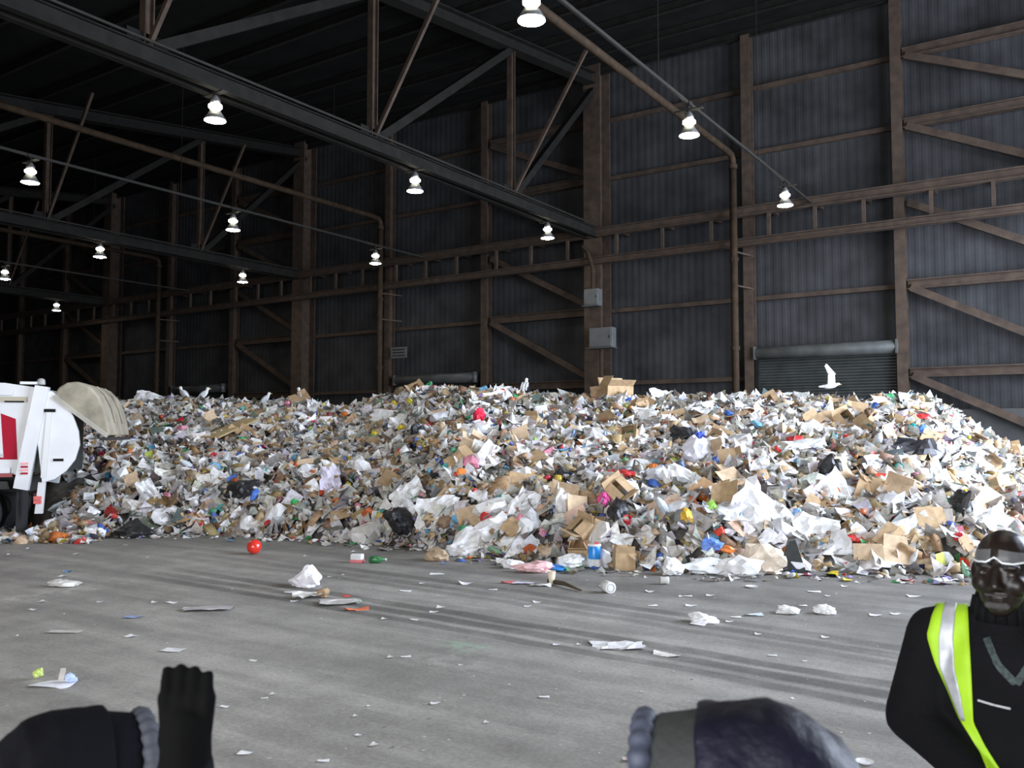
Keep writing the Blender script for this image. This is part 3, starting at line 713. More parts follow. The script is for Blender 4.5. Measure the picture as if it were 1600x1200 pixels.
# cartons
for i, (px, py, w, l, colr, lab) in enumerate([
    (820, 760, .75, .6, KRAFT, 'large tan carton flap mid-heap with a dark gap left of it'),
    (722, 725, .7, .4, KRAFT, 'tan carton panel left of the heap centre below the red and white packet'),
    (887, 788, .65, .5, KRAFT3, 'square tan carton panel right of centre above the white film'),
    (905, 822, .6, .5, (.45, .3, .22), 'pinkish brown carton panel right of centre'),
    (873, 683, .7, .5, KRAFT2, 'brown carton panel right of the heap centre in its upper half'),
    (1045, 658, 1.0, .6, KRAFT2, 'wide brown carton near the top of the right half'),
    (1118, 690, .8, .6, KRAFT, 'tan carton flap beside the dark blue bag'),
    (1140, 733, .9, .4, KRAFT2, 'brown carton strip below the white sheet in the right half'),
    (1103, 775, .6, .5, (.42, .25, .13), 'reddish brown carton flap right of the coiled white strip'),
    (1130, 790, .55, .75, KRAFT, 'upright tan carton panel right of the coiled white strip'),
    (1280, 660, .9, .3, KRAFT, 'tan long carton with dark opening below the flying gull'),
    (1342, 652, .85, .5, KRAFT2, 'brown carton near the top of the right shoulder'),
    (1283, 722, .9, .5, KRAFT2, 'brown carton beside the long grey bundle'),
    (1362, 775, .7, .9, KRAFT2, 'big brown carton panel standing in the right part of the heap'),
    (1515, 780, 1.2, .35, KRAFT, 'long tan carton at far right above the person'),
    (1530, 803, 1.3, .5, KRAFT3, 'wide tan carton at far right lying above the person'),
    (1450, 828, .8, .4, KRAFT, 'tan carton at lower right beside the orange sheet'),
    (1395, 850, .6, .6, KRAFT, 'tan carton at lower right below the curled white strip'),
    (1375, 872, 1.0, .35, KRAFT3, 'pale tan carton at the foot of the heap on the right'),
    (1340, 828, .5, .35, (.3, .18, .09), 'dark brown carton in the white paper drift'),
    (1218, 842, .6, .5, KRAFT, 'tan carton right of the big white sheet'),
    (1170, 855, .7, .5, KRAFT3, 'tan carton left below the big white sheet'),
    (985, 718, .8, .5, KRAFT2, 'brown carton right of centre at mid height'),
    (1040, 800, .7, .5, (.5, .36, .26), 'pale brown carton below the coiled white strip'),
    (1265, 795, .5, .3, KRAFT, 'small tan carton strip on the white paper drift'),
    (735, 820, .7, .5, KRAFT3, 'pale tan carton low left of centre'),
    (805, 836, .6, .3, KRAFT, 'tan carton low in the middle above the printed sack'),
    (418, 655, .9, .4, KRAFT2, 'brown carton high on the left half of the heap'),
    (470, 628, .7, .4, KRAFT2, 'brown carton on the crest in the left half of the heap'),
    (220, 757, .9, .45, (.4, .27, .1), 'ochre brown carton right of the truck at mid height'),
    (570, 755, .5, .4, KRAFT2, 'brown carton in the middle of the left half'),
    (1540, 690, .6, .4, KRAFT2, 'brown carton on the sloping right shoulder')]):
    put('cardboard_piece', m_card(w, l, colr, 60+i, 1+i % 2), px, py, lab, 'cardboard', .12, turn=.4+i*.7, face=.9)
# boxes on the crest
for px, py, w, colr, lab, tz in ((940, 614, .5, KRAFT2, 'small brown box on the crest left of the rounded tan carton', .3), (962, 612, .75, KRAFT, 'rounded tan carton standing on the crest of the heap', .9)):
    put('carton_box', m_box(w, w*.8, w*.55, colr, int(px)), px, 624, lab, 'box', -.05, turn=tz, face=0)
# white sheets and strips
for i, (px, py, w, l, cr, lab) in enumerate([
    (1190, 815, .9, 1.3, .25, 'biggest bright white torn sheet hanging down the lower right of the heap'),
    (1117, 712, .85, .5, .1, 'smooth white sheet in the right half of the heap beside the bulging bag'),
    (1060, 765, .9, .45, .3, 'white board end of the coiled strip in the right half'),
    (1085, 757, 1.3, .25, .35, 'long white strip arching over brown cartons in the right half'),
    (688, 803, 1.0, .7, .15, 'large flat white sheet low left of centre'),
    (640, 778, .8, .5, .3, 'white torn paper left of centre at mid height'),
    (815, 797, .8, .5, .3, 'white film below the large tan flap'),
    (880, 800, 1.1, .35, .3, 'long white film draped right of centre'),
    (757, 840, .6, 1.1, .3, 'long white plastic sheet low in the middle, slanting'),
    (1310, 775, .9, .6, .3, 'white paper heap at the top of the white drift on the right'),
    (1270, 835, .8, .6, .3, 'pale blue white plastic in the lower right drift'),
    (1400, 838, .8, .4, .3, 'curled white strip above a tan carton at lower right'),
    (1550, 825, .8, .5, .3, 'white bag at the far right just above the person'),
    (610, 655, .4, 1.2, .2, 'pale tube-like sheet slanting near the top left of centre'),
    (520, 757, .8, .5, .3, 'lilac white plastic in the left half of the heap'),
    (240, 782, 1.1, .4, .25, 'long white plastic strip right of the truck'),
    (232, 623, .9, .5, .2, 'broad white sheet on the crest right of the truck'),
    (1250, 705, 1.0, .35, .25, 'long grey rolled bundle in the right half of the heap'),
    (1030, 622, .9, .4, .3, 'white sheet on the crest right of the rounded carton'),
    (975, 637, .7, .4, .2, 'white sheet just below the rounded tan carton'),
    (1180, 665, .6, .3, .25, 'white bag beside green scraps near the top right')]):
    colr = (.86, .86, .86) if i != 17 else (.6, .61, .6)
    if i in (14,): colr = (.76, .72, .86)
    put('paper_sheet', m_paper(w, l, cr, colr, 90+i, 7), px, py, lab, 'paper', .16, turn=1.57+i*.5, face=1.0)
put('packet', m_paper(.7, .3, .15, (.8, .72, .72), 130, 5), 758, 716, 'white and dark red packet left of centre above the tan panel', 'packet', .12, turn=1.6, face=.9)

# ================================================================== LITTER ON THE FLOOR
def lay(name, me, px, py, lab, cat, turn=None, rx=0, ry=0, lift=.004, s=1.0, group=None):
    p = floor_pt(px, py); o = link(name, me); o.location = p+Vector((0, 0, lift)); o.scale = (s, s, s)
    o.rotation_euler = (rx, ry, random.uniform(0, 6.28) if turn is None else turn); tag(o, lab, cat, group); return o
def ppm(py): return FPX/(FPX*CAMH/(py-675))
def multi(name, lab, cat, px, py, turn=0.):
    p = floor_pt(px, py); return thing(name, lab, cat, p, turn)
# red ball
b = MB().ball((0, 0, .125), .125, 20, 14).mesh('ball', cmat((.75, .035, .02), .25, .6, .5), True); lay('ball', b, 397, 866, 'shiny red ball on the floor left of centre', 'ball')
lay('plastic_bag', m_bag(.42, .3, .26, (.84, .82, .86), 51), 480, 916, 'crumpled white plastic bag on the floor left of centre', 'bag', .5)
lay('newspaper', m_paper(.36, .28, .12, OFFW, 52, 6), 480, 934, 'rumpled grey newspaper just below the white bag', 'paper', .8, lift=.03)
lay('paper_ball', m_bag(.12, .1, .12, KRAFT2, 53, False, .8), 505, 933, 'small brown paper lump beside the rumpled newspaper', 'paper')
lay('magazine', m_paper(.5, .3, .08, (.5, .47, .45), 54, 6), 532, 943, 'flat grey magazine with red bits left of the tyre tracks', 'magazine', YAW+.2, lift=.03)
lay('wrapper', m_paper(.28, .12, .2, (.6, .16, .08), 55, 5), 557, 953, 'red brown wrapper just below the grey magazine', 'wrapper', YAW, lift=.02)
lay('wrapper', m_paper(.1, .09, .2, (.7, .08, .05), 56, 4), 541, 937, 'small red scrap on the grey magazine', 'wrapper', lift=.05)
lay('wrapper', m_paper(.12, .08, .2, (.5, .66, .5), 57, 4), 558, 941, 'pale green scrap beside the grey magazine', 'wrapper', lift=.03)
g = multi('bottle', 'green bottle lying on the floor near the foot of the heap', 'bottle', 588, 880, YAW+.1)
MB().lathe([(.03, -.12), (.055, -.1), (.058, .02), (.05, .07), (.02, .1), (.018, .14)], 14, Matrix.Translation((0, 0, .058)) @ Matrix.Rotation(PI/2, 4, 'Y')).build('glass_body', cmat((.03, .16, .05), .15, .6), g, True)
MB().lathe([(.02, .14), (.021, .16), (.01, .165)], 12, Matrix.Translation((0, 0, .058)) @ Matrix.Rotation(PI/2, 4, 'Y')).build('cap', cmat((.7, .7, .65)), g)
t = multi('packet', 'white packet with a red base on the floor left of the green bottle', 'packet', 558, 879, .4)
bev(MB().box((0, 0, .09), (.2, .12, .1)).build('pack', cmat(WHITE), t), .02); bev(MB().box((0, 0, .025), (.22, .13, .05)).build('base', cmat((.7, .2, .22)), t), .01)
lay('paper_ball', m_bag(.3, .26, .26, (.48, .36, .24), 58, False, .85), 684, 876, 'brown crumpled paper ball on the floor in front of the heap', 'paper')
lay('wrapper', m_paper(.1, .07, .2, (.1, .25, .7), 59, 4), 695, 882, 'tiny blue scrap below the brown paper ball', 'wrapper', lift=.02)
lay('plastic_bag', m_bag(.34, .3, .26, (.9, .9, .9), 60, False), 718, 868, 'round white bag at the foot of the heap right of the brown paper ball', 'bag')
lay('paper_sheet', m_paper(.22, .14, .05, WHITE, 61, 4), 683, 897, 'thin white paper strip below the brown paper ball', 'paper', YAW)
lay('paper_sheet', m_paper(.2, .15, .05, WHITE, 62, 4), 730, 912, 'white card on the floor above the tyre tracks', 'paper', YAW+.6)
lay('plastic_bag', m_bag(.3, .24, .18, WHITE, 63, False), 800, 887, 'white crumpled bag on the floor left of the pink bag', 'bag')
lay('plastic_bag', m_bag(.5, .26, .16, (.8, .5, .5), 64, False), 838, 894, 'pink and white bag lying flat on the floor', 'bag', YAW)
lay('lid', MB().lathe([(.14, 0), (.15, .01), (.15, .04), (.135, .045), (.13, .02), (.01, .02)], 24).mesh('lid', cmat((.03, .22, .62), .35)), 869, 892, 'blue plastic lid on the floor left of the blue drum', 'lid', lift=.03, ry=.15)
lay('plastic_bag', m_bag(.34, .26, .22, (.84, .84, .82), 66, False), 897, 888, 'white crumpled plastic between the blue lid and the blue drum', 'bag')
# blue drum with label and red white lid
t = multi('blue_drum', 'bright blue cylindrical drum with white label at the foot of the heap', 'drum', 929, 887, YAW)
MB().lathe([(.095, 0), (.1, .008), (.1, .33), (.094, .34), (.02, .342)], 28).build('shell', cmat((.02, .28, .78), .3, .5, .3), t, True)
bev(MB().lathe([(.106, .335), (.106, .36), (.085, .365), (.01, .365)], 28).build('lid', cmat((.75, .72, .7)), t), .003)
MB().lathe([(.1015, .02), (.1025, .03), (.1025, .13), (.1015, .14)], 28, cap=False).build('label_band', cmat((.82, .85, .9)), t, True)
MB().box((.02, -.1, .08), (.09, .012, .1)).build('emblem', cmat(WHITE), t)
MB().box((.03, 0, .38), (.06, .08, .03)).build('red_scrap', cmat((.6, .1, .1)), t)
for i, (px, py, w, d, h, colr, lab, tz) in enumerate([
    (903, 882, .3, .3, .24, KRAFT, 'open brown box just left of the blue drum', .5), (975, 890, .3, .26, .26, KRAFT, 'brown box with raised flap right of the blue drum', YAW+.05),
    (1020, 882, .3, .24, .26, (.45, .32, .22), 'brown carton with bent flaps right of the boxy one', .9), (1000, 886, .2, .2, .16, KRAFT2, 'small brown box between the two larger cartons', 1.2)]):
    lay('carton_box', m_box(w, d, h, colr, 200+i), px, py, lab, 'box', tz)
t = multi('jar', 'pale plastic jar lying on its side below the bent-flap carton', 'jar', 1022, 888, YAW-.9)
MB().lathe([(.05, -.09), (.06, -.08), (.06, .06), (.045, .08)], 18, Matrix.Translation((0, 0, .062)) @ Matrix.Rotation(PI/2, 4, 'Y')).build('jar_body', cmat((.72, .75, .8), .3), t, True)
MB().lathe([(.05, .08), (.05, .105), (.01, .108)], 18, Matrix.Translation((0, 0, .062)) @ Matrix.Rotation(PI/2, 4, 'Y')).build('cap', cmat((.45, .5, .6)), t)
lay('plastic_bag', m_bag(.28, .26, .26, (.9, .9, .9), 70, False), 1052, 898, 'plump white bag on the floor right of the cartons', 'bag')
lay('plastic_bag', m_bag(.6, .4, .2, (.88, .9, .92), 71, False), 1108, 895, 'spread-out white bag at the foot of the heap', 'bag', YAW)
lay('foam_block', m_bag(.6, .36, .32, (.9, .9, .9), 72, False), 1158, 897, 'long white foam block at the foot of the heap', 'foam', YAW)
lay('plastic_bag', m_bag(.7, .42, .42, (.78, .66, .52), 73, False, .6), 1195, 895, 'beige sack at the foot of the heap left of the black flap', 'sack', YAW)
fl2 = MB().prism([(-.16, 0), (.2, 0), (.05, .48), (-.04, .46)], -.12, .12).mesh('flap', cmat((.03, .035, .035), .5)); lay('black_flap', fl2, 1237, 893, 'black pointed plastic flap standing at the foot of the heap', 'plastic', YAW-.2)
lay('wrapper', m_paper(.14, .1, .2, (.06, .18, .7), 75, 4), 1241, 896, 'small blue scrap below the black pointed flap', 'wrapper', lift=.03)
# printed sack: white with a blue panel and red edge
t = multi('printed_sack', 'white printed sack with blue panel and red edge at the foot of the heap', 'sack', 820, 870, YAW)
so = link('sack_body', m_bag(.62, .4, .4, (.86, .86, .88), 76, False, .5), t)
MB().add([(-.02, -.20, .16), (.13, -.20, .16), (.17, -.14, .34), (.03, -.14, .34), (-.02, -.23, .05), (.12, -.23, .05)], [(4, 5, 1, 0), (0, 1, 2, 3)]).build('blue_panel', cmat((.08, .12, .5)), t)
MB().bar((-.15, -.24, .03), (.2, -.24, .03), .04, .04).build('red_edge', cmat((.7, .08, .1)), t)
lay('wrapper', m_paper(.34, .14, .1, (.75, .6, .1), 77, 5), 752, 872, 'flat yellow wrapper at the foot of the heap left of the printed sack', 'wrapper', YAW, lift=.02)
lay('carton_box', m_card(.6, .4, KRAFT, 78, 2), 770, 866, 'tan folded carton at the foot of the heap left of the printed sack', 'cardboard', .2, lift=.05)
# row of litter, paper cup and dark stick
lay('wrapper', m_paper(.2, .1, .2, (.55, .15, .15), 80, 4), 793, 911, 'dark red scrap at the left end of the litter row', 'wrapper', YAW, lift=.02)
lay('paper_sheet', m_paper(.3, .12, .2, (.65, .62, .75), 81, 5), 818, 913, 'lilac white paper in the litter row left of the paper cup', 'paper', YAW, lift=.02)
lay('paper_sheet', m_paper(.28, .14, .25, WHITE, 82, 5), 845, 916, 'crumpled white tissue in the litter row beside the paper cup', 'paper', YAW, lift=.02)
cup = MB().lathe([(.028, 0), (.03, .003), (.05, .15), (.052, .155), (.047, .15), (.028, .01)], 18).mesh('cup', cmat((.8, .7, .52), .6)); lay('paper_cup', cup, 862, 913, 'cream paper cup standing on the floor at the end of the litter row', 'cup', s=1.15)
p0, p1 = floor_pt(858, 911), floor_pt(908, 925)
stk = MB().tube([p0+Vector((0,0,.03)), p0.lerp(p1, .5)+Vector((0,0,.05)), p1+Vector((0,0,.02))], [.035, .03, .012], 8).build('stick', cmat((.07, .05, .03), .8), None, True, loc=tuple(p0)); tag(stk, 'dark brown stick on the floor right of the paper cup', 'stick')
t = multi('tin_can', 'silvery can lying with its round end to the camera, right of the stick', 'can', 950, 926, YAW-1.25)
Mx = Matrix.Translation((0, 0, .075)) @ Matrix.Rotation(PI/2, 4, 'Y')
MB().lathe([(.07, -.09), (.075, -.085), (.075, .085), (.07, .09)], 20, Mx).build('can_wall', cmat((.75, .75, .73), .3), t, True)
MB().lathe([(.055, .0905), (.055, .094), (.045, .095), (.045, .091)], 20, Mx, cap=False).build('rim', cmat((.4, .4, .4), .3), t)
t = multi('tin_can', 'small dented can on the floor right of the cartons', 'can', 1038, 913, .6)
MB().lathe([(.05, -.06), (.055, -.05), (.045, 0), (.055, .05), (.05, .06)], 14, Matrix.Translation((0, 0, .055)) @ Matrix.Rotation(PI/2, 4, 'Y')).build('can_wall', cmat((.6, .6, .55), .35), t, True)
MB().lathe([(.04, .061), (.04, .066), (.02, .067)], 14, Matrix.Translation((0, 0, .055)) @ Matrix.Rotation(PI/2, 4, 'Y')).build('rim', cmat((.25, .25, .25)), t)
lay('plastic_film', m_paper(.5, .34, .1, (.78, .78, .78), 83, 7, .4), 965, 1009, 'thin pale plastic film flattened on the nearer tyre tracks', 'plastic', YAW, lift=.015)
lay('paper_sheet', m_paper(.26, .17, .04, (.78, .74, .68), 84, 4), 1042, 1023, 'cream sheet of paper on the nearer tyre tracks', 'paper', YAW-.25, lift=.01)
lay('plastic_bag', m_bag(.24, .2, .1, (.9, .9, .9), 85, False), 1098, 972, 'small white bag on the farther tyre tracks', 'bag', YAW)
lay('plastic_bag', m_bag(.22, .18, .1, (.9, .9, .9), 86, False), 1230, 958, 'white crumple with pointed ends right of the farther tracks', 'bag', YAW)
lay('foam_cup', m_bag(.17, .14, .12, (.9, .9, .9), 87, False), 1291, 959, 'white dome-shaped foam piece right of the white crumple', 'foam')
lay('paper_plate', MB().lathe([(.07, 0), (.1, .02), (.105, .022), (.07, .006)], 20).mesh('plate', cmat(WHITE)), 1175, 918, 'small white plate below the beige sack', 'plate', s=.8)
lay('paper_plate', MB().lathe([(.07, 0), (.1, .02), (.105, .022), (.07, .006)], 20).mesh('plate', cmat((.9, .9, .9))), 1351, 1193, 'white plate at the bottom edge right of the hooded person', 'plate', s=.55)
lay('plastic_film', m_paper(.22, .08, .15, (.7, .8, .85), 88, 5, .3), 1178, 962, 'pale bluish plastic strip left of the white crumple', 'plastic', YAW, lift=.01)
lay('paper_sheet', m_paper(.16, .1, .05, WHITE, 89, 4), 1428, 932, 'white scrap of paper behind the person in the vest', 'paper', YAW)
lay('foam_tray', m_bag(.36, .2, .1, (.72, .7, .66), 91, False), 99, 916, 'oval off-white foam tray on the floor near the left edge', 'foam', YAW)
lay('paper_sheet', m_paper(.36, .12, .05, (.62, .6, .55), 92, 4), 101, 988, 'grey flattened paper strip below the oval foam tray', 'paper', YAW, lift=.01)
lay('plastic_film', m_paper(.2, .12, .1, (.3, .36, .55), 93, 4), 208, 965, 'faded blue plastic scrap on the floor at left', 'plastic', YAW, lift=.01)
lay('magazine', m_paper(.55, .22, .06, (.45, .42, .42), 94, 6), 325, 953, 'flat grey magazine with white corner at left of the tracks', 'magazine', YAW+.15, lift=.03)
lay('paper_sheet', m_paper(.2, .13, .03, WHITE, 95, 4), 271, 1017, 'white card lying alone on the left floor', 'paper', YAW-.2, lift=.01)
lay('wrapper', m_paper(.12, .1, .2, (.1, .3, .65), 96, 4), 359, 846, 'small blue scrap left of the red ball', 'wrapper', lift=.03)
lay('wrapper', m_paper(.12, .1, .2, (.12, .3, .6), 97, 4), 106, 894, 'tiny blue scrap above the oval foam tray', 'wrapper', lift=.02)
lay('plastic_bag', m_bag(.62, .4, .3, (.015, .015, .017), 98), 207, 840, 'black bag slumped on the floor at the left foot of the heap', 'bag', YAW)
lay('paper_sheet', m_paper(.09, .06, .05, (.92, .92, .92), 99, 4), 383, 1178, 'bright white scrap at the bottom left beside the raised glove', 'paper', YAW-.2, lift=.01)
lay('plastic_film', m_paper(.08, .06, .1, (.6, .6, .6), 100, 4), 322, 1150, 'clear plastic scrap beside the raised glove', 'plastic', YAW, lift=.01)
lay('paper_sheet', m_paper(.1, .06, .08, (.8, .66, .58), 101, 4), 985, 1188, 'pinkish scrap left of the navy hood', 'paper', YAW, lift=.01)
# white sheet with three small things lying on it
lay('paper_sheet', m_paper(.32, .2, .03, (.88, .88, .92), 102, 5), 84, 1070, 'white sheet at lower left with small wrappers on it', 'paper', YAW-.1, lift=.012)
lay('wrapper', m_bag(.07, .06, .07, (.5, .6, .15), 103, False), 60, 1061, 'yellow green wrapper on the white sheet at lower left', 'wrapper', lift=.02)
lay('wrapper', m_paper(.05, .1, .1, (.5, .47, .43), 104, 4), 97, 1063, 'grey folded strip standing on the white sheet at lower left', 'wrapper', YAW, rx=1.2, lift=.05)
lay('wrapper', m_bag(.08, .07, .07, (.45, .55, .8), 105, False), 111, 1068, 'pale blue wrapper on the white sheet at lower left', 'wrapper', lift=.02)
# small scraps dotted over the floor
SM = [m_paper(.13, .09, .1, WHITE, 110, 3), m_paper(.1, .1, .12, OFFW, 111, 3), m_paper(.16, .08, .08, (.88, .88, .88), 112, 3)]
for i, (px, py) in enumerate([(98,901),(66,941),(50,953),(157,941),(242,942),(268,942),(120,866),(15,867),(195,852),(232,871),(45,858),(103,832),(75,845),(152,846),(282,836),(320,833),(470,846),(540,846),(478,869),(553,863),(605,859),(516,902),(537,899),(452,926),(460,940),(600,968),(647,969),(678,957),(689,950),(633,924),(660,912),(426,1086),(413,1092),(825,948),(840,942),(770,922),(945,916),(1016,925),(1075,932),(1080,947),(1065,933),(1090,976),(1140,972),(1185,992),(1207,1025),(1258,1034),(1294,932),(1272,925),(1368,962),(1290,997),(1255,947),(1400,960),(1410,911),(1150,965),(1110,931),(1320,917),(395,1033),(720,1040),(610,1028),(634,1027),(870,1008),(905,1008),(1020,947),(560,1150),(585,1165),(505,1190),(1000,1170),(555,1120),(850,1090),(680,1100),(760,1130),(350,1105),(205,995)]):
    lay('paper_scrap', SM[i % 3], px, py, '%s paper scrap %s, %s' % (('white', 'off-white', 'bright white')[i % 3], 'on the floor near the heap' if py < 880 else 'short of the tyre tracks' if py < 930 else 'around the tyre tracks' if py < 1050 else 'on the foreground floor', 'at far left' if px < 160 else 'left of the red ball' if px < 390 else 'around the white bag' if px < 600 else 'left of the paper cup' if px < 860 else 'below the cartons' if px < 1100 else 'right of the beige sack' if px < 1300 else 'beside the person in the vest'), 'paper scrap', YAW+random.uniform(-.5, .5), lift=.008, s=random.uniform(.6, 1.1)*(.55 if py > 1000 else 1), group='paper scraps on the floor')
# dust-size confetti
n = 420; px = rng.uniform(-40, 1500, n); py = 850+np.power(rng.uniform(0, 1, n), 1.0)*345
cp = np.array([tuple(floor_pt(a, b)) for a, b in zip(px, py)]); cp[:, 2] = .006
o = build_scraps('confetti', SH[:4], n, cp, np.tile([0., 0, 1], (n, 1)), np.exp(rng.uniform(math.log(.008), math.log(.03), n)), palette(n, WHITES[:5]+[((.3,.27,.22), 6)]), scrap_m, None, .08, .15)
tag(o, 'fine paper crumbs and grit strewn over the concrete floor', 'litter', kind='stuff')

# ================================================================== GARBAGE TRUCK (rear end in view)
tw = mat('truck_white_paint', (.64, .65, .66), .35, 0, 1.5, .12, coat=.2); tr = mat('truck_red_paint', (.42, .010, .03), .6, spec=.15)
tk = mat('truck_dusty_tailgate', (.36, .32, .24), .8, 0, 3, .35, .3, 15); tkl = mat('truck_tailgate_rim', (.46, .43, .36), .7, 0, 3, .25)
rub = mat('tyre_rubber', (.02, .02, .02), .85); drk = mat('truck_chassis', (.03, .03, .03), .7); redl = mat('tail_lamp_red', (.6, .02, .02), .25, coat=.5)
TD = 17.25; K = FPX/TD
tp = RGT*((130-800)/K)+FH*TD
truck = thing('garbage_truck', 'white garbage truck with red panel, rear tailgate raised over the heap', 'truck', (tp.x, tp.y, 0), YAW+.27)
def T(px, py): return ((px-130)/K, CAMH-(py-675)/K)
TW = 2.45
MB().prism([(-7.2, 1.30), (T(44, 740)[0], 1.28), (T(62, 607)[0], 2.97), (-1.4, 3.05), (-7.2, 3.08)], 0, TW).build('body', tw, truck)
for z in (1.36, 2.86): MB().box((-4.2, -.03, z), (5.9, .06, .1)).build('side_rail', tw, truck)
MB().box((-4.2, -.035, 1.27), (6.0, .07, .07)).build('red_reflector_rail', mat('dull_red', (.3, .05, .05), .5), truck)
# red graphic with a white line
MB().prism([(-5.6, 2.75), T(-30, 628), T(36, 655), T(40, 717), (-5.6, 1.62)], -.012, .0).build('red_panel', tr, truck)
MB().prism([T(9, 640), T(15, 643), T(21, 713), T(14, 712)], -.02, -.012).build('white_stripe', tw, truck)
MB().prism([T(-60, 698), T(20, 709), T(21, 714), T(-60, 703)], -.02, -.012).build('white_stripe', tw, truck)
# maker's plate
bp_ = MB().box((T(33, 625)[0], -.02, T(33, 625)[1]), (.46, .025, .1)).build('name_plate', mat('plate_tan', (.5, .45, .33), .5), truck)
MB().box((T(34, 627)[0], -.036, T(34, 627)[1]-.02), (.34, .01, .03)).build('plate_lettering', steel, bp_)
# tailgate frame post and hinge
MB().prism([T(37, 760), T(57, 764), T(82, 606), T(63, 603)], -.10, .06).build('tailgate_post', tw, truck)
MB().prism([T(74, 745), T(82, 745), T(87, 642), T(80, 642)], -.08, .0).build('hydraulic_ram', mat('ram_grey', (.5, .51, .51), .4, .3), truck)
MB().box((*[T(84, 642)[0]], -.05, T(84, 642)[1]), (.2, .1, .06)).build('ram_bracket', steel, truck)
MB().prism([T(37, 760), T(57, 764), T(82, 606), T(63, 603)], TW-.06, TW+.1).build('tailgate_post', tw, truck)
# round side plates
disc = [T(*q) for q in ((76, 753), (62, 640), (70, 612), (86, 612), (104, 628), (117, 650), (125, 674), (127, 695), (121, 718), (109, 735), (94, 747))]
for y0 in (-.06,):
    MB().prism(disc, y0, y0+.08).build('side_plate', tw, truck)
MB().box((T(98, 718)[0], -.07, T(98, 718)[1]), (.18, .02, .05)).build('dark_slot', steel, truck)
MB().box((T(80, 700)[0], TW/2, 1.9), (.4, TW-.1, 1.2)).build('packer_blade', drk, truck)
# raised tailgate shell
shell = [T(*q) for q in ((88, 619), (94, 606), (106, 598), (122, 596), (138, 603), (150, 616), (160, 636), (166, 658), (170, 682))]
tg = MB().prism(shell, -.02, TW+.02).build('tailgate', tk, truck); bev(tg, .05, 3)
MB().bar((T(89, 620)[0], -.05, T(89, 620)[1]), (T(167, 681)[0], -.05, T(167, 681)[1]), .08, .09).build('tailgate_rim', tkl, truck)
for k in range(2):
    y = .75+k*.9; MB().tube([(T(138, 602)[0], y, T(138, 602)[1]), (T(151, 615)[0], y, T(151, 615)[1]), (T(161, 635)[0], y, T(161, 635)[1]), (T(168, 660)[0], y, T(168, 660)[1])], .03, 6).build('stiffening_rib', tk, truck)
MB().box((T(163, 686)[0], TW/2, T(163, 686)[1]), (.22, TW, .06)).build('hopper_lip', drk, truck)
# roof lamp, rear light bar, reflectors
MB().lathe([(.07, 0), (.08, .02), (.07, .1), (.03, .13)], 14, Matrix.Translation((T(66, 600)[0], .2, T(66, 600)[1]-.02))).build('roof_beacon', mat('beacon_grey', (.4, .4, .38), .4), truck, True)
MB().box((T(50, 604)[0], .2, 3.06), (.3, .2, .05)).build('roof_plate', tw, truck)
MB().prism([T(66, 800), T(77, 800), T(80, 752), T(70, 752)], -.02, .06).build('light_bracket', tw, truck)
for z in (776, 782): MB().box((T(70, z)[0], -.04, T(70, z)[1]), (.13, .05, .07)).build('tail_light', redl, truck)
for k in range(4): MB().box((T(52, 723+k*5)[0], -.115, T(52, 723+k*5)[1]), (.12, .02, .035)).build('reflector_stripe', redl if k % 2 == 0 else tr, truck)
MB().box((-4.2, TW/2, 1.05), (6.2, .9, .3)).build('chassis_frame', drk, truck)
MB().box((T(40, 790)[0], .45, .62), (.03, .75, .95)).build('mud_flap', rub, truck)
for lx in (-1.95, -3.25):
    for y in (.18, .5, TW-.5, TW-.18):
        M4 = Matrix.Translation((lx, y, .52)) @ Matrix.Rotation(PI/2, 4, 'X')
        w = MB().lathe([(.28, -.13), (.46, -.14), (.52, -.10), (.52, .10), (.46, .14), (.28, .13)], 28, M4, cap=False).build('wheel', rub, truck, True)
        MB().lathe([(.29, -.1), (.24, -.04), (.1, -.02), (.08, .1), (.02, .11)], 20, M4).build('rim', mat('wheel_rim', (.4, .4, .39), .4, .3), w)
    MB().box((lx, TW/2, .52), (.14, TW-.4, .14)).build('axle', drk, truck)
MB().prism([(-3.95, 1.0), (-3.9, 1.15), (-1.3, 1.15), (-1.25, 1.0)], -.02, .62).build('fender', drk, truck)
# trash spilled around the rear wheel, in front of the truck's tail
n = 420; lat = rng.uniform(-10.6, -8.0, n); dep = rng.uniform(16.6, 17.9, n); zz = np.clip((lat+10.9)/2.6, 0, 1)*np.clip((dep-16.7)/1.3, 0, 1)*.5*rng.uniform(.2, 1, n)
pp = np.stack([CA*lat-SA*dep, SA*lat+CA*dep, zz+.03], 1)
sp = build_scraps('spilled_scraps', SH+BL[:4]+CH[:3], n, pp, np.tile([0., 0, 1], (n, 1)), np.exp(rng.uniform(math.log(.1), math.log(.36), n)), palette(n, WHITES+[(c, w*.5) for c, w in BROWNS]+[(c, w*.3) for c, w in BRIGHT]), scrap_m, pile, .5, .8)

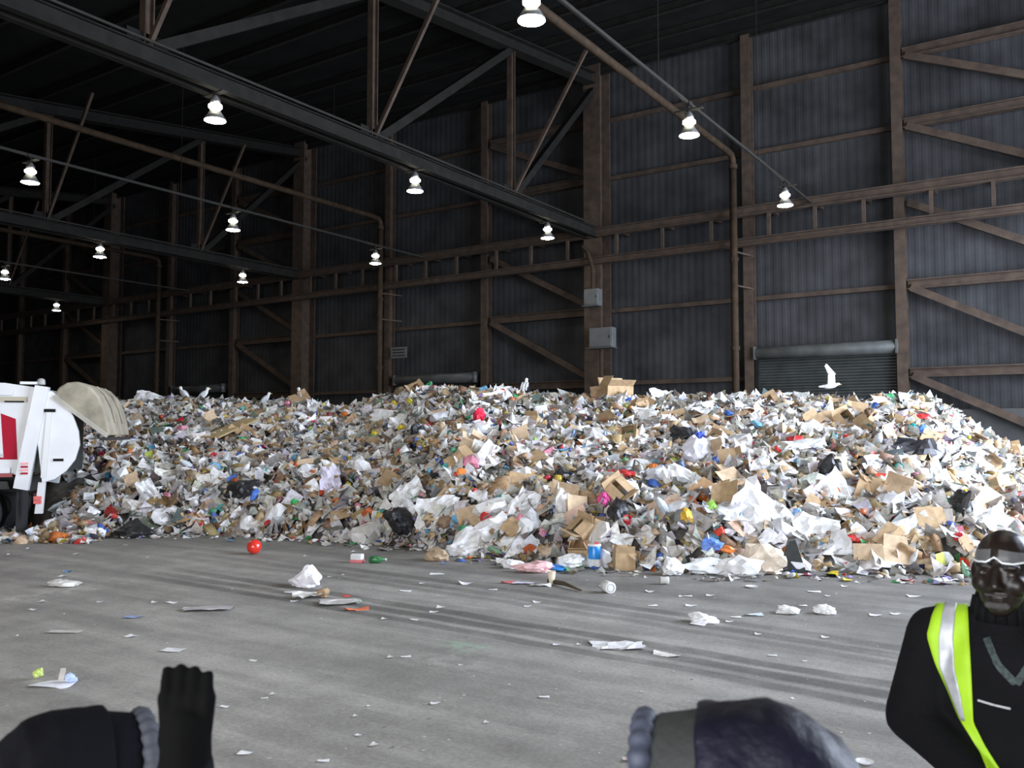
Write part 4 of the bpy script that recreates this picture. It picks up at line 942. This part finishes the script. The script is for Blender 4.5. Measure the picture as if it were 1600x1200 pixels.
# ================================================================== GULLS
gw = mat('gull_white', (.80, .80, .79), .8); gg = mat('gull_grey_wing', (.5, .51, .53), .8); gy = mat('gull_yellow', (.75, .5, .08), .5)
def gull(px, lab, turn, s=1.0, fly=None):
    if fly: p = fly
    else:
        d = float(ridge_d(px)); x, y = px_to_xy(px, d); p = Vector((float(x), float(y), float(pile_h(px, d))+.06))
    t = thing('gull', lab, 'bird', p, turn, None if fly else None)
    mb = MB()
    if not fly:
        tilt = Matrix.Rotation(-.75, 3, 'Y')
        mb.ball((0, 0, .20), (.19, .085, .09), 14, 10, tilt)
        mb.caps((.09, 0, .27), (.12, 0, .37), .055, .045); mb.ball((.135, 0, .40), (.06, .048, .05))
        mb.caps((-.12, 0, .1), (-.2, 0, .03), .035, .012)
        for sy in (-1, 1): mb.caps((.02, sy*.035, .12), (.02, sy*.035, .0), .012, .01)
    else:
        mb.ball((0, 0, 0), (.22, .085, .085), 14, 10, Matrix.Rotation(-.12, 3, 'Y'))
        mb.caps((.15, 0, .03), (.22, 0, .05), .05, .045); mb.ball((.24, 0, .055), (.055, .045, .045)); mb.caps((-.18, 0, -.01), (-.32, 0, -.02), .05, .03)
        for sy in (-1, 1):
            a, b_, c_ = Vector((.04, sy*.06, .05)), Vector((.06, sy*.16, .36)), Vector((-.10, sy*.30, .66))
            for q0, q1, w0, w1 in ((a, b_, .10, .085), (b_, c_, .085, .02)):
                for j in range(5):
                    u = (j-2)/2; mb.caps(q0+Vector((u*w0, 0, 0)), q1+Vector((u*w1-.02, 0, 0)), .020, .014, 8)
    bo = mb.build('body', gw, t); remesh(bo, .012, 4)
    hx, hz = (.19, .40) if not fly else (.29, .05)
    MB().caps((hx, 0, hz), (hx+.05, 0, hz-.01), .014, .006, 8).build('beak', gy, t, True)
    for sy in (-1, 1): MB().ball((hx-.035, sy*.042, hz+.015), .008, 8, 6).build('eye', black, t)
    if not fly:
        for sy in (-1, 1):
            wg = MB().ball((-.03, sy*.075, .20), (.17, .028, .07), 12, 8, Matrix.Rotation(-.85, 3, 'Y')).build('folded_wing', gg, t, True)
    t.scale = (s, s, s); return t
gull(287, 'white gull standing on the crest, leftmost of the gulls', YAW+PI*.9)
gull(317, 'white gull standing on the crest just right of the leftmost gull', YAW+.3)
gull(414, 'white gull half hidden on the crest between the pair and the brown carton', YAW+.5, .9)
gull(470, 'white gull standing on the brown carton mound of the crest', YAW+2.4)
gull(820, 'white gull on the crest above the middle of the heap', YAW+1.2)
gull(0, 'white gull in flight with raised wings in front of the roller door', YAW-.3, .82, at_depth(1297, 603, 22.5))

# ================================================================== PEOPLE
skin_d = mat('dark_brown_skin', (.012, .007, .005), .4, 0, 20, .2, spec=.45); skin_m = mat('skin', (.45, .28, .2), .55)
blk = mat('black_coat_fabric', (.005, .005, .006), .9, 0, 8, .3, .3, 60, spec=.15); trou = mat('dark_trousers', (.02, .022, .03), .85); boot = mat('black_boots', (.015, .013, .012), .5)
navy = mat('navy_hood_fabric', (.0045, .0045, .015), .55, 0, 7, .5, .6, 14, spec=.3); greyf = mat('grey_hood_panel', (.03, .032, .03), .8, 0, 8, .25, .3, 40); ribm = mat('ribbed_trim_grey_blue', (.05, .057, .085), .6)
hivis = mat('hi_vis_lime', (.36, .62, .012), .65, 0, 14, .15); silver = mat('reflective_silver', (.45, .46, .48), .45, .2, 30, .25)
def hand(mb, w, d, n, thumb, curl=.5, s=1.0, tuck=0.0):
    """palm and five separate fingers; w wrist, d along the palm, n palm normal, thumb = direction of the thumb side"""
    w, d, n, th = Vector(w), Vector(d).normalized(), Vector(n).normalized(), Vector(thumb).normalized()
    for k in range(4):
        o = th*(.03-.02*k)*s; mb.caps(w+o*.7+d*.02*s, w+o+d*.085*s, .016*s, .0125*s, 8)
        L = (.078, .086, .08, .062)[k]*s; a = w+o+d*.09*s; dd = d; segs = (.45, .32, .23)
        for j, f in enumerate(segs):
            ang = curl*(.7+.5*j); dd = (d*math.cos(sum([curl*(.7+.5*q) for q in range(j+1)]))+n*math.sin(sum([curl*(.7+.5*q) for q in range(j+1)]))).normalized()
            b = a+dd*L*f; mb.caps(a, b, (.0088-.0008*j)*s, (.0082-.0008*j)*s, 8); a = b
    a = w+th*.026*s+d*.02*s; b = a+(th*(.7-.6*tuck)+d*.6+n*(.35+.6*tuck)).normalized()*.042*s; c_ = b+(d*.8+n*.5+th*.1).normalized()*.032*s; e = c_+(d*.8+n*.6).normalized()*.024*s
    mb.caps(a, b, .015*s, .011*s, 8); mb.caps(b, c_, .0105*s, .0095*s, 8); mb.caps(c_, e, .0095*s, .0085*s, 8)
def head(mb, c, k=1.0, yaw=0.0):
    R3 = Matrix.Rotation(yaw, 3, 'Z'); c = Vector(c)
    def B(p, r): mb.ball(c+R3 @ (Vector(p)*k), tuple(q*k for q in r), 16, 12, R3)
    B((0, -.014, .025), (.078, .098, .092)); B((0, .018, -.02), (.069, .078, .098)); B((0, .03, -.06), (.058, .062, .06)); B((0, .058, -.095), (.032, .032, .026))
    mb.caps(c+R3 @ (Vector((0, .088, .012))*k), c+R3 @ (Vector((0, .108, -.03))*k), .010*k, .014*k)      # nose
    for s in (-1, 1): B((s*.012, .1, -.034), (.01, .012, .009))
    B((0, .086, -.062), (.027, .014, .008)); B((0, .085, -.074), (.024, .013, .008))           # lips
    for s in (-1, 1):
        B((s*.03, .074, .022), (.03, .018, .010)); B((s*.042, .058, -.03), (.03, .03, .03)); B((s*.079, -.005, -.01), (.01, .02, .032))
    return lambda p: c+R3 @ (Vector(p)*k)
def body_mesh(mb, J, k=1.0):
    """J: joints; one continuous tapered figure"""
    mb.ball((0, 0, 1.0*k), (.16*k, .115*k, .14*k)); mb.ball((0, 0, 1.15*k), (.15*k, .11*k, .16*k)); mb.ball((0, 0, 1.34*k), (.17*k, .115*k, .19*k))
    mb.caps((-.14*k, 0, 1.465*k), (.14*k, 0, 1.465*k), .06*k, .06*k); mb.caps((0, -.01, 1.46*k), (0, .01, 1.6*k), .062*k, .058*k)
    for s in (-1, 1):
        mb.caps((s*.09*k, 0, .94*k), (s*.11*k, .02, .5*k), .085*k, .055*k); mb.caps((s*.11*k, .02, .5*k), (s*.12*k, -.01, .1*k), .055*k, .038*k)
        mb.caps((s*.12*k, -.04, .05*k), (s*.13*k, .15, .04*k), .042*k, .035*k)
    for side in ('R', 'L'):
        sh, el, wr = J['sh'+side], J['el'+side], J['wr'+side]; mb.caps(sh, el, .052*k, .042*k); mb.caps(el, wr, .042*k, .027*k)
def coat_mesh(mb, J, k=1.0, hem=.72, bulk=1.0):
    mb.ball((0, -.005, 1.32*k), (.215*k*bulk, .165*k*bulk, .24*k)); mb.ball((0, 0, 1.08*k), (.205*k*bulk, .165*k*bulk, .26*k))
    mb.caps((-.165*k, -.01, 1.475*k), (.165*k, -.01, 1.475*k), .082*k, .082*k)
    mb.caps((-.07*k, 0, hem*k+.1), (.07*k, 0, hem*k+.1), .135*k, .135*k); mb.caps((0, 0, 1.0*k), (0, 0, hem*k), .18*k, .18*k)
    mb.caps((0, -.01, 1.5*k), (0, .01, 1.585*k), .10*k, .085*k)
    for side in ('R', 'L'):
        sh, el, wr = Vector(J['sh'+side]), Vector(J['el'+side]), Vector(J['wr'+side])
        mb.caps(sh, el, .088*k*bulk, .080*k*bulk); mb.caps(el, wr.lerp(el, .08), .078*k*bulk, .052*k*bulk)
def legs_and_boots(t, k=1.0):
    mb = MB(); mb.caps((-.07*k, 0, .95*k), (.07*k, 0, .95*k), .13*k, .13*k)
    for s in (-1, 1): mb.caps((s*.09*k, 0, .92*k), (s*.11*k, .02, .5*k), .105*k, .078*k); mb.caps((s*.11*k, .02, .5*k), (s*.12*k, -.01, .1*k), .078*k, .066*k)
    remesh(mb.build('trousers', trou, t), .014)
    for s in (-1, 1):
        b = MB().caps((s*.12*k, -.045, .062), (s*.135*k, .17, .055), .058, .05); b.caps((s*.12*k, -.02, .07), (s*.12*k, -.02, .17), .058, .06)
        for i, v in enumerate(b.v): b.v[i] = Vector((v.x, v.y, max(v.z, .004)))
        remesh(b.build('boot', boot, t), .011, 3)

# ---- the person on the right in a black coat and a lime safety vest
pd = 2.7; pos = RGT*((1560-800)/FPX*pd)+FH*pd
vdir = math.atan2(-pos.y, -pos.x)                      # towards the camera
pr = thing('person', 'person in black coat and lime safety vest, clear glasses pushed up, hands clasped', 'person', (pos.x, pos.y, 0), vdir-PI/2+.05)
J = {'shR': (.19, -.01, 1.465), 'elR': (.265, .03, 1.21), 'wrR': (.06, .24, 1.085), 'shL': (-.19, -.01, 1.465), 'elL': (-.265, .03, 1.21), 'wrL': (-.05, .25, 1.07)}
mb = MB(); body_mesh(mb, J); hf = head(mb, (0, .035, 1.680), 1.05, -.28)
hand(mb, J['wrR'], (-.75, .3, -.15), (-.1, -.8, -.3), (.1, .3, 1), .55); hand(mb, J['wrL'], (.75, .35, .0), (.1, -.7, -.4), (-.1, .3, 1), .6)
remesh(mb.build('body', skin_d, pr), .0052, 5)
eyew = mat('eye_white', (.16, .14, .125), .3)
for s in (-1, 1):
    e = MB().ball(hf((s*.031, .0795, .002)), (.0125, .010, .0055), 12, 8).build('eye', eyew, pr, True); MB().ball(hf((s*.031, .0865, .002)), .005, 10, 6).build('pupil', black, e, True)
    MB().tube([hf((s*.012, .094, .026)), hf((s*.03, .097, .031)), hf((s*.05, .082, .026))], .004, 6).build('eyebrow', black, pr, True)
goat = MB(); goat.caps(hf((-.022, .088, -.085)), hf((.022, .088, -.085)), .012, .012); goat.caps(hf((-.026, .099, -.056)), hf((.026, .099, -.056)), .005, .005)
remesh(goat.build('short_beard', mat('beard_dark_grey', (.05, .045, .042), .9, 0, 60, .4), pr), .004, 2)
ct = MB(); coat_mesh(ct, J); coat = remesh(ct.build('coat', blk, pr), .012, 5)
zz_ = [(-.005, .2, z) for z in (1.5, 1.4, 1.3, 1.2, 1.1, 1.0)]
def wrap(o, off=.006, tgt=None):
    m = o.modifiers.new('drape', 'SHRINKWRAP'); m.target = tgt or coat; m.wrap_method = 'NEAREST_SURFACEPOINT'; m.wrap_mode = 'ABOVE_SURFACE'; m.offset = off; return o
def strip(path, ws, e0, e1, n=36, nu=7):
    """cloth strip along path; widths ws; covers the share e0..e1 of the width"""
    P = [Vector(p) for p in path]; vs, fs = [], []
    for i in range(n):
        u = i/(n-1)*(len(P)-1); k = min(int(u), len(P)-2); f = u-k; c_ = P[k].lerp(P[k+1], f); w = ws[k]*(1-f)+ws[k+1]*f
        tan = (P[k+1]-P[k]).normalized(); out = Vector((c_.x*.3, c_.y+.02 if abs(c_.y) > .03 else 0, max(0, c_.z-1.45)*3)).normalized()
        sd = tan.cross(out).normalized(); sd = sd if sd.x > 0 else -sd
        for j in range(nu): q = e0+(e1-e0)*j/(nu-1)-.5; vs.append(c_+sd*w*q)
    for i in range(n-1):
        for j in range(nu-1): a = i*nu+j; fs.append((a, a+1, a+nu+1, a+nu))
    return vs, fs
from mathutils.bvhtree import BVHTree
dg = bpy.context.evaluated_depsgraph_get(); bvh = BVHTree.FromObject(coat, dg)
def drape(rows, off, n=44, nu=8):
    """rows of (x inner, x outer, y, z, angle of the outward direction): cloth laid on the coat"""
    vs, fs = [], []
    for i in range(n):
        u = i/(n-1)*(len(rows)-1); k = min(int(u), len(rows)-2); f = u-k
        xi, xo, y, z, ph = [a*(1-f)+b*f for a, b in zip(rows[k], rows[k+1])]; d = Vector((0, math.sin(math.radians(ph)), math.cos(math.radians(ph))))
        for j in range(nu):
            q = Vector((xi+(xo-xi)*j/(nu-1), y, z)); h = bvh.ray_cast(q+d*.5, -d, 1.0); vs.append((h[0] if h[0] is not None else q)+d*off)
    for i in range(n-1):
        for j in range(nu-1): a = i*nu+j; fs.append((a, a+1, a+nu+1, a+nu))
    return vs, fs
VR = [(.09, .20, -.2, 1.2, -90), (.09, .21, -.2, 1.38, -85), (.095, .20, -.1, 1.52, -50), (.10, .185, 0, 1.56, 0), (.10, .20, .06, 1.545, 40), (.10, .216, .12, 1.49, 72), (.098, .192, .2, 1.40, 84), (.097, .160, .2, 1.32, 88), (.096, .132, .2, 1.245, 90), (.070, .098, .2, 1.19, 90), (.02, .042, .2, 1.115, 90)]
SR = [(.13, .165, -.2, 1.2, -90), (.13, .165, -.2, 1.38, -85), (.13, .165, -.1, 1.52, -50), (.13, .162, 0, 1.56, 0), (.136, .172, .06, 1.545, 40), (.143, .182, .12, 1.49, 72), (.142, .184, .2, 1.40, 84), (.128, .156, .2, 1.32, 88), (.118, .128, .2, 1.245, 90)]
for sgn in (1, -1):
    fl_ = lambda rr: [(a*sgn, b*sgn, y, z, ph) for a, b, y, z, ph in rr]
    v = MB().add(*drape(fl_(VR), .007)).build('safety_vest', hivis, pr, True); so = v.modifiers.new('cloth', 'SOLIDIFY'); so.thickness = .004; so.offset = 0
    r = MB().add(*drape(fl_(SR), .0115)).build('reflective_stripe', silver, v, True); so = r.modifiers.new('cloth', 'SOLIDIFY'); so.thickness = .002; so.offset = 0
ln = MB().tube([(.10, .19, 1.315), (.05, .2, 1.31), (0, .2, 1.305)], .0035, 6).build('pocket_zip', mat('zip_grey', (.4, .4, .4), .4), pr); wrap(ln, .004)
lan = mat('patterned_lanyard', (.03, .05, .045), .7, 0, 90, .9)
for pts in ([(.06, .12, 1.50), (.03, .17, 1.43), (-.015, .19, 1.385)], [(-.08, .12, 1.50), (-.05, .17, 1.43), (-.015, .19, 1.385)]):
    l_ = MB().add(*strip(pts, [.022]*3, 0, 1, 14, 3)).build('lanyard', lan, pr, True); wrap(l_, .006)
col = MB()
for a in range(20):
    th = 2*PI*a/20; col.add([(.088*math.cos(th), .088*math.sin(th)-.005, 1.53), (.088*math.cos(th+2*PI/20), .088*math.sin(th+2*PI/20)-.005, 1.53), (.075*math.cos(th+2*PI/20), .08*math.sin(th+2*PI/20)+.012, 1.60), (.075*math.cos(th), .08*math.sin(th)+.012, 1.60)], [(0, 1, 2, 3)])
cl = col.build('collar', blk, pr, True); sl = cl.modifiers.new('thick', 'SOLIDIFY'); sl.thickness = .012
# clear safety glasses on the forehead
gl = mat('clear_lens', (.9, .93, .95), .05, 0, alpha=.10, spec=.8); gf = mat('clear_frame', (.75, .77, .78), .2, spec=.8)
fr = MB()
for s in (-1, 1):
    fr.tube([hf((s*.008, .102, .045)), hf((s*.02, .104, .036)), hf((s*.045, .094, .034)), hf((s*.068, .066, .038)), hf((s*.082, .02, .045)), hf((s*.086, -.04, .05))], .0028, 6)
fr.tube([hf((-.008, .102, .045)), hf((0, .104, .05)), hf((.008, .102, .045))], .0028, 6)
go = fr.build('safety_glasses', gf, pr, True)
for s in (-1, 1):
    vs, fs = [], []
    for i in range(7):
        a = i/6; x = s*(.01+.058*a); y = .106-.038*a*a
        for j in range(4): vs.append(hf((x, y-.012*j/3, .036+.036*j/3*(1-.25*a))))
    for i in range(6):
        for j in range(3): q = i*4+j; fs.append((q, q+4, q+5, q+1))
    MB().add(vs, fs).build('lens', gl, go, True)
legs_and_boots(pr)

# ---- hooded people in the foreground
def hooded(name_label, loc, face, k, hood_m, panel_m, trim_m, coat_m, tall, arm=None, fold=.02, hs=1.0):
    t = thing('person', name_label, 'person', loc, face)
    JJ = {'shR': (.19*k, 0, 1.46*k), 'elR': (.25*k, -.02, 1.16*k), 'wrR': (.22*k, .1, .93*k), 'shL': (-.19*k, 0, 1.46*k), 'elL': (-.25*k, -.02, 1.16*k), 'wrL': (-.22*k, .1, .93*k)}
    if arm: JJ.update(arm)
    mb = MB(); body_mesh(mb, JJ, k); head(mb, (0, .03*k, 1.665*k), k)
    for sd in ('R', 'L'):
        s = 1 if sd == 'R' else -1; el, wr = Vector(JJ['el'+sd]), Vector(JJ['wr'+sd])
        if arm and sd == 'R': hand(mb, wr, wr-el, arm['n'], arm['th'], arm['curl'], k*.85, 1.0)
        else: hand(mb, wr, wr-el, (-s*.9, .2, 0), (0, 1, .1), .35, k)
    remesh(mb.build('body', skin_m, t), .0065, 3)
    c2 = MB(); coat_mesh(c2, JJ, k, .75, 1.05); remesh(c2.build('coat', coat_m, t), .014, 5)
    legs_and_boots(t, k)
    # hood: arches from the brim (front) to the nape, joined into shells
    st = [(.175, .112, .155, 0.0), (.15, .125, .172, .003), (.09, .136, .186, .0), (.04, .142, .192, .0), (-.02, .146, .190, 0), (-.08, .142, .172, 0), (-.13, .125, .135, 0), (-.165, .09, .08, 0), (-.178, .04, .02, 0)]
    st = [(a*hs, b*hs, c*(.5+.5*hs), d) for a, b, c, d in st]
    def arch(f, w, h, off=0.0, n=28):
        out = []
        for i in range(n+1):
            a = -.62+(PI+1.24)*i/n; x = math.cos(a)*(w+off); z = math.sin(a); z = z*(h+off) if z > 0 else z*.26
            out.append(Vector((x*k, f*k, 1.655*k+z*k)))
        return out
    def loft(sts, off, rough_=0.0, seed=0):
        rows = []; S = []
        for i in range(len(sts)-1):
            m_ = 8
            for q in range(m_):
                u = q/m_; S.append(tuple(sts[i][j]*(1-u)+sts[i+1][j]*u for j in range(4)))
        S.append(sts[-1])
        for s in S: rows.append(arch(s[0], s[1], s[2], off))
        nn = len(rows[0]); vs = []; o = Vector((seed, 1.7, 3.1))
        for r in rows:
            for p in r:
                c_ = Vector((0, 0, 1.655*k)); dirv = (p-c_).normalized()
                nzv = .8*noise.noise(Vector((p.x*7, p.y*9, p.z*7))+o)+.9*(abs(noise.noise(Vector((p.x*9+p.y*8, p.y*13, p.z*10))+o))-.2)
                vs.append(p+dirv*nzv*rough_)
        fs = [(i*nn+j, i*nn+j+1, (i+1)*nn+j+1, (i+1)*nn+j) for i in range(len(rows)-1) for j in range(nn-1)]
        return vs, fs
    hood = MB().add(*loft(st[2:], .012, fold, 5)).build('hood', hood_m, t, True)
    so = hood.modifiers.new('thick', 'SOLIDIFY'); so.thickness = .012; so.offset = -1
    pn = MB().add(*loft(st[:4], 0.0, .004, 2)).build('hood_front_panel', panel_m, t, True)
    so = pn.modifiers.new('thick', 'SOLIDIFY'); so.thickness = .01; so.offset = -1
    # ribbed trim around the brim: a gathered roll
    path = [p for p in arch(st[0][0], st[0][1], st[0][2], .004, 150)]
    rs = [(.0195+.0022*math.sin(i*.85))*k for i in range(len(path))]
    MB().tube(path, rs, 10).build('ribbed_trim', trim_m, t, True)
    return t, JJ
hd = 1.30; hp = RGT*((1172-800)/FPX*hd)+FH*hd
# faces the left of the picture, a little away from the camera
fa = math.atan2((-RGT+FH*.25).y, (-RGT+FH*.25).x)
K1 = (CAMH-(1092-675)/FPX*hd)/(1.655+.20)
hooded('person seen from behind in a navy hood with grey front panel and ribbed trim', (hp.x, hp.y, 0), fa-PI/2, K1, navy, greyf, ribm, mat('navy_coat', (.02, .022, .04), .8), 1, fold=.03)
ld = 1.55; lp = RGT*((112-800)/FPX*ld)+FH*ld
fb = math.atan2((RGT*.8+FH*.6).y, (RGT*.8+FH*.6).x)
K2 = (CAMH-(1098-675)/FPX*ld)/(1.655+.195)
# raised hand: world position of the glove, brought into the person's own frame
Minv = (Matrix.Translation((lp.x, lp.y, 0)) @ Matrix.Rotation(fb-PI/2, 4, 'Z')).inverted()
wr = Minv @ at_depth(290, 1178, 1.46); el = Minv @ at_depth(285, 1420, 1.5)
PN, TH = tuple(Minv.to_3x3() @ (FH*.9-RGT*.3)), tuple(Minv.to_3x3() @ -RGT)
lt, LJ = hooded('person in a black hood with grey ribbed trim at lower left, one gloved hand raised', (lp.x, lp.y, 0), fb-PI/2, K2, mat('black_hood', (.004, .004, .006), .85, 0, 7, .3, .3, 20, spec=.12), mat('black_hood_panel', (.005, .005, .008), .85, spec=.12), mat('grey_ribbed_trim', (.06, .065, .08), .7), blk, 1,
     arm={'elR': tuple(el), 'wrR': tuple(wr), 'n': PN, 'th': TH, 'curl': 1.15}, fold=.012, hs=.86)
gm = MB(); w0, e0 = Vector(LJ['wrR']), Vector(LJ['elR']); hand(gm, w0, w0-e0, PN, TH, 1.15, K2*1.3, 1.0)
gm.caps(w0-(w0-e0).normalized()*.05, w0+(w0-e0).normalized()*.05, .044, .040)
remesh(gm.build('glove', mat('black_knit_glove', (.004, .004, .004), .95, spec=.08), lt), .005, 2)
print('OBJECTS', len(bpy.data.objects))
